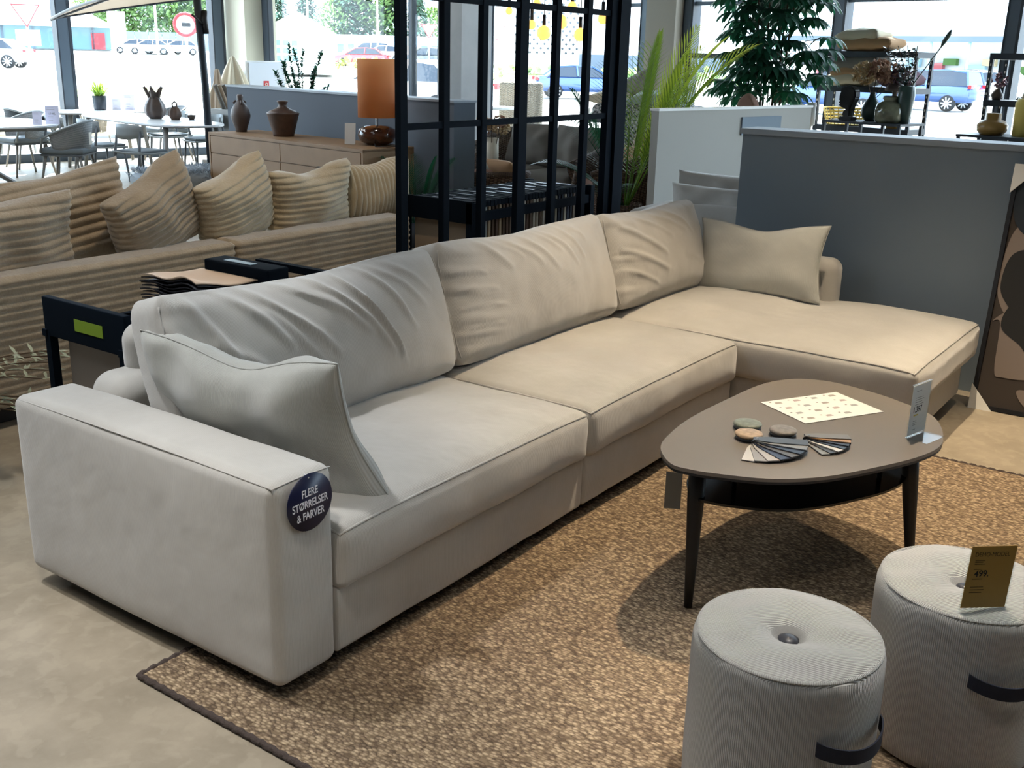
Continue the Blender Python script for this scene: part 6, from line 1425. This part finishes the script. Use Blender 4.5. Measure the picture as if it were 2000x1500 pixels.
car('white near car with red tail lamp, behind the orange lamp', 795, 28, H_(41+60), 'car_white', dz=.25)
car('pale car cut by the left picture edge', -30, 62, H_(60+70), 'car_white', dz=.4)
# fence and far parked cars on the left
a0, a1 = pol(azpx(212), 142), pol(azpx(425), 138); L = math.hypot(a1[0]-a0[0], a1[1]-a0[1]); an = math.atan2(a1[1]-a0[1], a1[0]-a0[0]); x, y = (a0[0]+a1[0])/2, (a0[1]+a1[1])/2
v = thing('fence', 'blue grey fence under the pale trees beyond the lawn', 'fence', (x, y, terr(x, y)), an)
FM = mat('fence_blue', '#6d8896', .8)
for k in range(8): bm = NB(); box(bm, (-L/2+L*(k+.5)/8, 0, 1.1), (L/8-.1, .12, 2.0)); obj('panel', bm, FM, v)
for k, (px, D) in enumerate(((262, 120), (291, 118), (320, 121), (349, 119))): car('small car parked along the blue grey fence', px, D, math.radians(60+85), 'car_white', group='cars parked along the far fence')
# terrace chairs outside the left window
for k, (a, b_, d) in enumerate(((3.9, 15.4, 200), (4.7, 15.6, 160), (5.8, 15.5, 190), (3.3, 16.6, 30))):
    v = thing('terrace_chair', 'pale rope terrace chair outside the left window', 'chair', B(a, b_, -.2), H_(d)-BA, 'terrace chairs outside'); bm = NB(); uvl = bm.loops.layers.uv.verify(); N = 22
    path = [(Vector((math.cos(PI+t*1.7)*.30, math.sin(PI+t*1.7)*.30, .72+.12*math.cos(t*1.5))), Vector((math.cos(PI+t*1.7)*.26, math.sin(PI+t*1.7)*.26, .50))) for t in [-1+2*i/N for i in range(N+1)]]
    for i in range(N+1): tube(bm, [path[i][1], path[i][0]], .012, 5)
    tube(bm, [p[0] for p in path], .018, 6); obj('backrest', bm, M['wicker_pale'], v); bm = NB(); rbox(bm, (0, 0, .47), (.26, .26, .03), .02, (2, 2, 1)); obj('seat', bm, M['cush_cream'], v)
    for sx in (-1, 1):
        for s_ in (-1, 1): bm = NB(); tube(bm, [(sx*.26, s_*.24, 0.0), (sx*.22, s_*.22, .46)], .015, 8); obj('leg', bm, M['table_grey'], v)
for p, e in FILL_PANELS:  # housings for the added fill lights, out of view
    v = thing('fill_panel', 'flat rectangular ceiling panel added as unseen fill light', 'lamp', (p[0], p[1], p[2]+.01), group='added ceiling fill panels'); bm = NB(); box(bm, (0, 0, .02), (2.44, 1.24, .03)); obj('housing', bm, M['white'], v)
# ceiling spot fittings for the lamps above
for (p, t_, e, c_, sz, rad) in SPOTS:
    v = thing('ceiling_spot', 'small black ceiling spotlight', 'lamp', (p[0], p[1], p[2]+.04), group='ceiling spotlights'); bm = NB(); lathe(bm, [(.05, 0), (.05, .06), (0, .06)], 20); obj('housing', bm, M['black'], v)
    bm = NB(); tube(bm, [(0, 0, .06), (0, 0, .15)], .01, 6); obj('stem', bm, M['black'], v)
